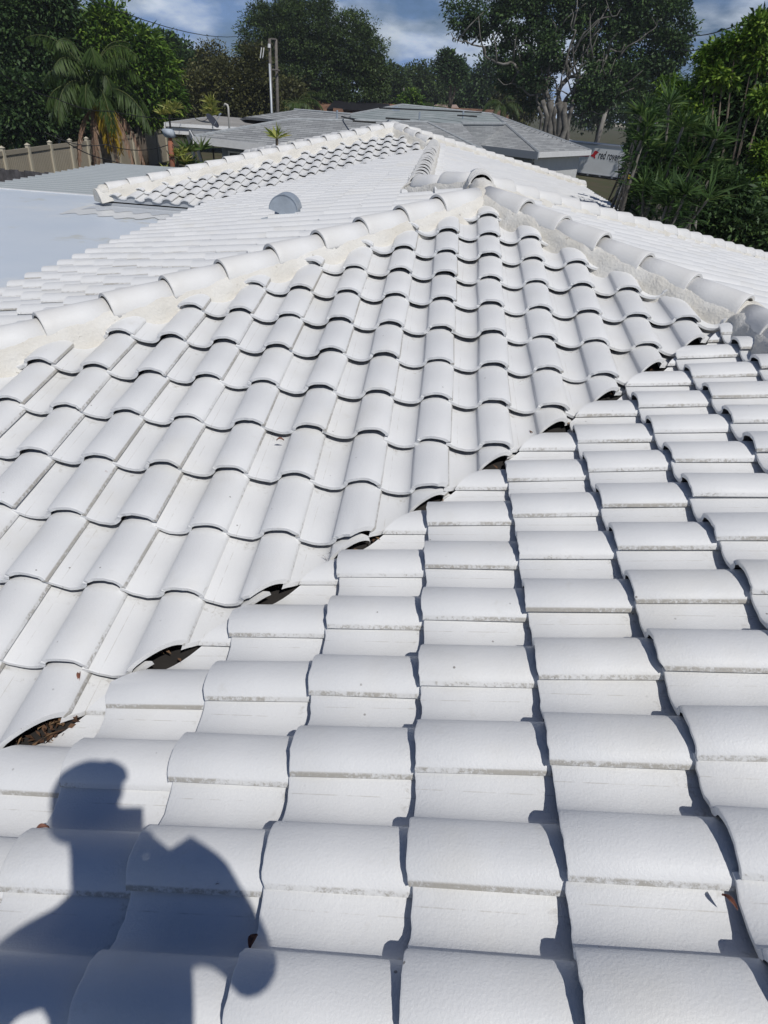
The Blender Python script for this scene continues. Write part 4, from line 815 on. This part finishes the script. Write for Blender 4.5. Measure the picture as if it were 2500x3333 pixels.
# ================================================================ vehicles
def car(name,lab,p,rz,paint,L_=4.6,Wd=1.85,H=1.7,cat='car'):
    t=empty(name,(p.x,p.y,GZ),lab,cat,None); R=Matrix.Translation(V((p.x,p.y,GZ)))@Matrix.Rotation(rz,4,'Z')
    def loft(secs,nm,mt,par=t,sm=True):
        """secs: (x, half width, z0, z1) along the car"""
        vs=[];fs=[]
        for x,w,z0,z1 in secs: vs+=[R@V(q) for q in ((x,-w*.96,z0),(x,-w,(z0+z1)/2),(x,-w*.90,z1),(x,w*.90,z1),(x,w,(z0+z1)/2),(x,w*.96,z0))]
        n=len(secs)
        for i in range(n-1):
            for k in range(6): fs.append((i*6+k,i*6+(k+1)%6,(i+1)*6+(k+1)%6,(i+1)*6+k))
        fs+=[tuple(range(6))[::-1],tuple(range(6*(n-1),6*n))]; return build(nm,vs,fs,mt,par)
    h=L_/2; w=Wd/2; body=loft([(-h,w*.8,.45,.75),(-h+.12,w*.95,.3,.95),(-h+.7,w,.28,1.02),(h*.4,w,.28,1.04),(h*.5,w,.28,1.0),(h-.25,w*.96,.3,.86),(h-.02,w*.84,.4,.7)],'body',mat('car_paint',paint,.25,spec=.6))
    loft([(-h+.1,w*.80,.98,1.04),(-h+.5,w*.76,1.0,H-.05),(-.2,w*.76,1.0,H),(.35,w*.76,1.0,H-.04),(1.15,w*.82,.98,1.04)],'cabin',DARKG)
    loft([(-h+.45,w*.74,H-.07,H-.02),(-.2,w*.74,H-.03,H+.02),(.36,w*.73,H-.08,H-.02)],'roof_panel',bpy.data.materials['car_paint'] if False else body.data.materials[0])
    for sx in (-1,1):
        for sy in (-1,1):
            c=V((sx*L_*.31,sy*(w-.02),.34)); m=MB(); m.tube([R@(c+V((0,-.11,0))),R@(c+V((0,.11,0)))],.34,18); wh=m.build('wheel',BLK,t); m=MB(); m.tube([R@(c+V((0,sy*.10,0))),R@(c+V((0,sy*.125,0)))],.2,12); m.build('rim',GALV,wh)
    for sy in (-1,1):
        c=V((h-.10,sy*w*.66,.72)); m=MB(); m.box(R@c,(.14,.34,.16),rz); m.build('headlight',mat('headlight_glass',(.8,.85,.9),.1),t)
    m=MB(); m.box(R@V((h-.03,0,.62)),(.06,.7,.16),rz); m.build('grille',BLK,t); return t
car('parked_suv','blue grey sport utility car far down the road, facing the viewer',atz(1270,283.5,GZ),-1.72,(.10,.14,.20),4.7,1.95,1.8)
car('parked_car','silver car half hidden behind the dracaenas at the right',atz(1545,392,GZ),2.7,(.45,.47,.50),4.5,1.8,1.5)
car('parked_car','white car glimpsed low through the bushes at the right',atz(1640,478,GZ),.3,(.6,.62,.64),4.4,1.8,1.45)
# framed board with a yellow label beyond the roof corner, wall lantern
t=empty('framed_board',(aty(1360,400,19).x,aty(1360,400,19).y,GZ),'dark framed board with a yellow label standing behind the dracaenas','board')
A_,B_,C_,D_=aty(1347,372,19),aty(1337,428,19),aty(1383,434,19),aty(1393,378,19)
MB().add([A_,B_,C_,D_]+[p+V((0,.05,0)) for p in (A_,B_,C_,D_)],[(0,1,2,3),(7,6,5,4),(0,4,5,1),(1,5,6,2),(2,6,7,3),(3,7,4,0)]).build('board',mat('dark_screen',(.02,.022,.022),.6),t)
m=MB(); [m.tube([a,b],.035,4) for a,b in ((A_,B_),(B_,C_),(C_,D_),(D_,A_))]; m.build('frame',GALV,t)
off=V((0,-.02,0)); Yl=[A_.lerp(B_,.03).lerp(D_.lerp(C_,.03),.05),A_.lerp(B_,.22).lerp(D_.lerp(C_,.22),.05),A_.lerp(B_,.22).lerp(D_.lerp(C_,.22),.6),A_.lerp(B_,.03).lerp(D_.lerp(C_,.03),.6)]
build('label_plate',[p+off for p in Yl],[(0,1,2,3)],mat('yellow_plate',(.55,.36,.04),.6),t); MB().tube([B_,V((B_.x,B_.y,GZ))],.04,6).build('leg',GALV,t); MB().tube([C_,V((C_.x,C_.y,GZ))],.04,6).build('leg',GALV,t)
lp=g0+V((.12,-.22,0)); lp.z=-1.15; 
o=MB(); o.box(lp,(.16,.16,.26)); o.box(lp+V((0,0,.17)),(.22,.22,.05)); o.box(lp-V((0,0,.16)),(.10,.10,.05)); o.tube([lp+V((0,0,.2)),lp+V((-.02,.1,.3)),lp+V((-.06,.2,.2))],.015,5); o.build('wall_lantern',BLK,nh)
sgn=empty('road_sign',atz(1302,263,GZ),'tiny white road sign beyond the far road','sign'); p=V(sgn.location); p.z=GZ; MB().tube([p,p+V((0,0,3.0))],.06,6).build('post',GALV,sgn); MB().box(p+V((0,-.06,2.6)),(1.9,.05,1.0)).build('sign_panel',WHITE,sgn)
wl2=empty('block_wall',atz(1340,275,GZ),'low pale patterned block wall beyond the far road','wall'); p=V(wl2.location); MB().box((p.x,p.y,GZ+.6),(22,.3,1.3),.1).build('blocks',mat('pale_blocks',(.42,.38,.30),.9,.8,.3),wl2)

# ================================================================ the photographer: his shadow falls across the near tiles
def person():
    C0=V(CAM); t=empty('person',(C0.x-.1,C0.y-.45,-.02),'man in cap, grey shirt and blue jeans holding up a phone on the roof','person')
    J={}
    def j(n,x,y,z,r): J[n]=(V((x,y,z))+C0,r)
    j('pel',.02,-.36,-.61,(.155,.12)); j('wst',.05,-.31,-.42,(.165,.12)); j('chs',.065,-.27,-.20,(.18,.125)); j('upc',.05,-.25,-.06,(.15,.10)); j('nkb',.01,-.20,.03,(.065,.065)); j('nk',-.02,-.145,.11,(.058,.06)); j('hd1',-.035,-.125,.19,(.072,.085)); j('hd2',-.04,-.125,.26,(.075,.092)); j('hd3',-.04,-.135,.325,(.050,.062))
    j('rsh',.205,-.16,.0,(.082,.082)); j('rua',.26,-.135,-.14,(.080,.080)); j('rel',.278,-.12,-.285,(.056,.056)); j('rfa',.185,-.085,-.20,(.052,.050)); j('rwr',.10,-.055,-.105,(.032,.028)); j('rhd',.068,-.032,-.065,(.024,.034))
    j('lsh',-.155,-.33,-.095,(.078,.078)); j('lua',-.235,-.40,-.24,(.066,.066)); j('lel',-.305,-.44,-.385,(.055,.055)); j('lfa',-.335,-.38,-.49,(.041,.039)); j('lwr',-.35,-.30,-.60,(.029,.025)); j('lhd',-.35,-.275,-.655,(.024,.036))
    for s,n in ((1,'r'),(-1,'l')):
        fy=-.36 if s>0 else -.50; fx=.12*s-.05; gz=-1.45 if s>0 else -1.51
        j(n+'hp',-.03+.095*s,-.40,-.68,(.095,.095)); j(n+'kn',-.04+.115*s,-.385+(.02*s),-1.05,(.062,.062)); j(n+'cf',-.045+.12*s,-.41,-1.20,(.058,.058)); j(n+'an',fx,fy-.02,gz+.05,(.042,.042)); j(n+'ft',fx+.01*s,fy+.09,gz,(.044,.034)); j(n+'to',fx+.015*s,fy+.18,gz-.005,(.036,.024))
    E_=[('pel','wst'),('wst','chs'),('chs','upc'),('upc','nkb'),('nkb','nk'),('nk','hd1'),('hd1','hd2'),('hd2','hd3'),('upc','rsh'),('rsh','rua'),('rua','rel'),('rel','rfa'),('rfa','rwr'),('rwr','rhd'),('upc','lsh'),('lsh','lua'),('lua','lel'),('lel','lfa'),('lfa','lwr'),('lwr','lhd')]
    for n in 'rl': E_+=[('pel',n+'hp'),(n+'hp',n+'kn'),(n+'kn',n+'cf'),(n+'cf',n+'an'),(n+'an',n+'ft'),(n+'ft',n+'to')]
    # fingers: right hand closes round the phone, left hand hangs relaxed
    fx=[]
    def fing(root,nm,pts,r0=.0095):
        prev=root
        for i,p in enumerate(pts): J[nm+str(i)]=(V(p)+C0,(r0-.0012*i,)*2); E_.append((prev,nm+str(i))); prev=nm+str(i)
    for i,dz in enumerate((.028,.006,-.016,-.036)):
        fing('rhd','rf%d'%i,[(.060,-.026,-.045+dz-.02),(.046,-.012,-.040+dz-.02),(.030,-.011,-.038+dz-.02)] )
    fing('rhd','rt',[(.056,-.048,-.055),(.040,-.034,-.035),(.024,-.030,-.022)],.011)
    for i in range(4): fing('lhd','lf%d'%i,[(-.35+.012*(i-1.5),-.262+.012*(i-1.5),-.70),(-.345+.012*(i-1.5),-.250+.012*(i-1.5),-.725-.006*(i in(1,2))),(-.335+.011*(i-1.5),-.246+.01*(i-1.5),-.745-.008*(i in(1,2)))])
    fing('lhd','lt',[(-.325,-.248,-.665),(-.312,-.238,-.695),(-.306,-.236,-.715)],.011)
    names=list(J); me=bpy.data.meshes.new('body'); me.from_pydata([tuple(J[n][0]) for n in names],[(names.index(a),names.index(b)) for a,b in E_],[])
    o=bpy.data.objects.new('body',me); COL.objects.link(o); md=o.modifiers.new('skin','SKIN'); md.use_smooth_shade=True
    for i,n in enumerate(names): me.skin_vertices[0].data[i].radius=J[n][1]; me.skin_vertices[0].data[i].use_root=(n=='pel')
    sb=o.modifiers.new('sub','SUBSURF'); sb.levels=2; sb.render_levels=2
    dg=bpy.context.evaluated_depsgraph_get(); m2=bpy.data.meshes.new_from_object(o.evaluated_get(dg)); bpy.data.objects.remove(o)
    SKIN=mat('skin',(.42,.25,.17),.55,20,.08); SHIRT=mat('grey_shirt',(.20,.22,.24),.9,30,.1,.3,200); JEAN=mat('blue_jeans',(.05,.075,.13),.9,40,.2,.3,300); SHOE=mat('dark_shoe',(.03,.03,.032),.6)
    m2.name='body'; m2.materials.clear()
    b=link('body',m2,[SKIN,SHIRT,JEAN,SHOE],t,True)
    pts={n:J[n][0] for n in names}
    for f in m2.polygons:
        c=f.center; z=c.z-C0.z; d=min((c-pts[k]).length for k in ('rfa','rwr','rhd','lfa','lwr','lhd','rf00','lf00','lf12')); r_=c-C0
        near=min(pts,key=lambda k:(c-pts[k]).length)
        if near[:3] in ('rwr','rhd','lwr','lhd','rfa','lfa') or near[:2] in ('rf','lf','rt','lt') and near not in ('rft','lft','rto','lto'): f.material_index=0
        elif near in ('nk','hd1','hd2','hd3'): f.material_index=0
        elif near in ('ran','lan','rft','lft','rto','lto'): f.material_index=3
        elif near in ('rhp','lhp','rkn','lkn','rcf','lcf') or z<-.60: f.material_index=2
        else: f.material_index=1
    H=V((-.04,-.125,.235))+C0; F_=V((0,.93,-.36)).normalized(); X=V((1,0,0)); U=X.cross(F_).normalized()
    def L3(x,y,z): return H+X*x+F_*y+U*z
    # cap with brim, beard, nose, ears, eyes, glasses
    vs=[];fs=[]; n=20; rings=[(.0,.098,.112),(.025,.099,.112),(.055,.088,.099),(.078,.062,.07),(.088,.02,.025)]
    for z,a,b_ in rings:
        for k in range(n): q=2*math.pi*k/n; vs.append(L3(a*math.cos(q),b_*math.sin(q)-.012,.035+z))
    for i in range(4):
        for k in range(n): fs.append((i*n+k,i*n+(k+1)%n,(i+1)*n+(k+1)%n,(i+1)*n+k))
    fs.append(tuple(range(4*n,5*n))); CAPC=mat('dark_cap',(.03,.035,.05),.9); cp=build('cap',vs,fs,CAPC,t,True)
    vs=[L3(.075*math.cos(q),.085+.068*math.sin(q),.040-.012*abs(math.cos(q))+.006) for q in [math.pi*k/10 for k in range(11)]]+[L3(.075*math.cos(q),.085+.066*math.sin(q),.034-.012*abs(math.cos(q))+.006) for q in [math.pi*k/10 for k in range(11)]]
    build('brim',vs,[tuple(range(11)),tuple(range(11,22))[::-1]]+[(i,i+11,i+12,i+1) for i in range(10)],CAPC,cp)
    def ell(name,c,r,mt,par=t):
        bm=bmesh.new(); bmesh.ops.create_icosphere(bm,subdivisions=3,radius=1)
        for v in bm.verts: v.co=L3(c[0]+v.co.x*r[0],c[1]+v.co.y*r[1],c[2]+v.co.z*r[2])
        me=bpy.data.meshes.new(name); bm.to_mesh(me); bm.free(); return link(name,me,mt,par,True)
    HAIR=mat('brown_hair',(.06,.04,.03),.8,60,.3,.6,400); EW=mat('eye_white',(.7,.7,.68),.2); IR=mat('iris',(.06,.04,.03),.2)
    ell('hair',(0,-.03,.0),(.088,.085,.07),HAIR); ell('beard',(0,.045,-.075),(.058,.048,.042),HAIR); ell('nose',(0,.100,-.012),(.014,.02,.022),SKIN)
    for s in (-1,1):
        ell('ear',(s*.088,-.005,-.008),(.010,.02,.03),SKIN); e=ell('eye',(s*.032,.078,.008),(.013,.010,.010),EW); ell('iris',(s*.032,.087,.008),(.005,.003,.005),IR,e)
    ell('mouth',(0,.091,-.052),(.022,.006,.006),mat('lips',(.35,.13,.11),.5))
    # trousers hem, collar
    # phone: the picture is taken through its lens
    p=empty('phone',C0,'black phone held upright in the right hand, its lens facing the roof','phone'); f=V(_f); r=V(RGT); u=V(UPV); M=Matrix((r,u,-f)).transposed()
    MB().box(C0-f*.012+r*.0-u*.045,(.078,.162,.009),M=M).build('case',BLK,p); MB().box(C0-f*.0175-u*.045,(.072,.152,.001),M=M).build('screen',DARKG,p)
    MB().tube([C0-f*.010,C0-f*.0065],.008,14).build('lens_ring',GALV,p)
person()
# ================================================================ leaf litter in the valley openings, loose dry leaves
LIT=leafmat('dry_leaf',[(.05,.028,.018),(.11,.06,.035),(.24,.16,.09)],.8,.05)
def litter():
    P=[];D=[]
    for k in range(-7,5):
        xc=.08+TW*k-.085; yc=xc+.806
        if yc>2.5: continue
        for q in range(90 if k<=-4 else 14 if k in (-1,) else 3):
            s_=random.uniform(-.10,.10); dpt=random.uniform(-.03,.05); x=xc+s_-dpt*.3; y=yc+s_+dpt; P.append((x,y,ZB(y)-.052+random.uniform(0,.014))); D.append(unit(1)[0]*np.array([1,1,.35]))
    P=np.array(P);D=np.array(D);m=len(P); o=leaf_mesh('leaf_litter',P,D,np.tile([0,0,1.],(m,1))+rng.normal(size=(m,3))*.35,rng.uniform(.015,.05,m),rng.uniform(.006,.016,m),rng.uniform(0,.9,m),LIT); tag(o,kind='stuff')
litter()
nAv=(-math.sin(SL),0,math.cos(SL)); nBv=(0,-math.sin(SL),math.cos(SL))
def leaf(lab,x,y,L_,w,ang,pl='A',tone=.4,h=.012):
    P=hitp(x,y,nAv,(0,0,0)) if pl=='A' else hitp(x,y,nBv,(.08,3.526,.686)); nn=V(nAv if pl=='A' else nBv); P+=nn*(h-.03)
    L_*=.62; w*=.6; d=V((math.cos(ang),math.sin(ang),0)); d=(d-nn*d.dot(nn)).normalized(); sd=nn.cross(d); vs=[];fs=[]
    n=7
    for i in range(n):
        f=i/(n-1); ww=w*math.sin(math.pi*min(.98,max(.03,f)))**.8; c=P+d*(f-.5)*L_+nn*(.012*math.sin(f*3.1)+.004); vs+=[c+sd*ww*.5+nn*.006,c,c-sd*ww*.5+nn*.006]
    for i in range(n-1):
        for k in (0,1): q=i*3+k; fs.append((q,q+1,q+4,q+3))
    o=build('dry_leaf',vs,fs,mat('dry_leaf_brown',tuple(c*(.6+tone) for c in (.22,.10,.07)),.7,40,.25)); o.modifiers.new('s','SOLIDIFY').thickness=.0008; tag(o,lab,'leaf','loose dry leaves on the tiles')
leaf('reddish leaf poking from under the tile edge left of the shadow head',88,1785,.06,.022,.2,'A',.2)
leaf('curled brown leaf against the barrel above the large dark valley hole, lower left',170,1457,.06,.02,1.9,'B',.5)
leaf('brown leaf lying under a tile nose in the middle of the facing slope',605,947,.06,.020,.1,'B',.4)
leaf('long reddish leaf under a tile nose left of centre',645,1061,.07,.016,.2,'B',.5); leaf('small leaf tucked under a tile nose near the left edge',225,1018,.055,.014,.15,'B',.4)
leaf('dark leaf lodged in the tile gap inside the shadow elbow',545,2028,.05,.03,1.2,'A',.0); leaf('narrow curled leaf in the tile gap at the lower right',1577,1942,.06,.014,-1.0,'A',.5)
leaf('dry leaf lying on the barrel foot in the lower left rows',313,1513,.07,.012,.05,'A',.4); leaf('thin dry leaf on a barrel foot at the bottom centre',470,1908 ,.03,.008,.1,'A',.3)
leaf('small brown leaf on the facing slope right of the valley middle',1560,985,.03,.014,.6,'B',.5,.02)

# ================================================================ the air: far trees pale a little
hz=MB(); hz.box((0,200,12),(860,620,32.2)); hz=hz.build('haze',None); tag(hz,kind='stuff')
hm=bpy.data.materials.new('haze_air'); hm.use_nodes=True; hn=hm.node_tree; hn.nodes.remove(hn.nodes['Principled BSDF']); pv=hn.nodes.new('ShaderNodeVolumePrincipled'); pv.inputs['Density'].default_value=.0005; pv.inputs['Color'].default_value=(.86,.91,1,1); pv.inputs['Anisotropy'].default_value=0.0
hn.links.new(pv.outputs[0],hn.nodes['Material Output'].inputs['Volume']); hz.data.materials.append(hm)
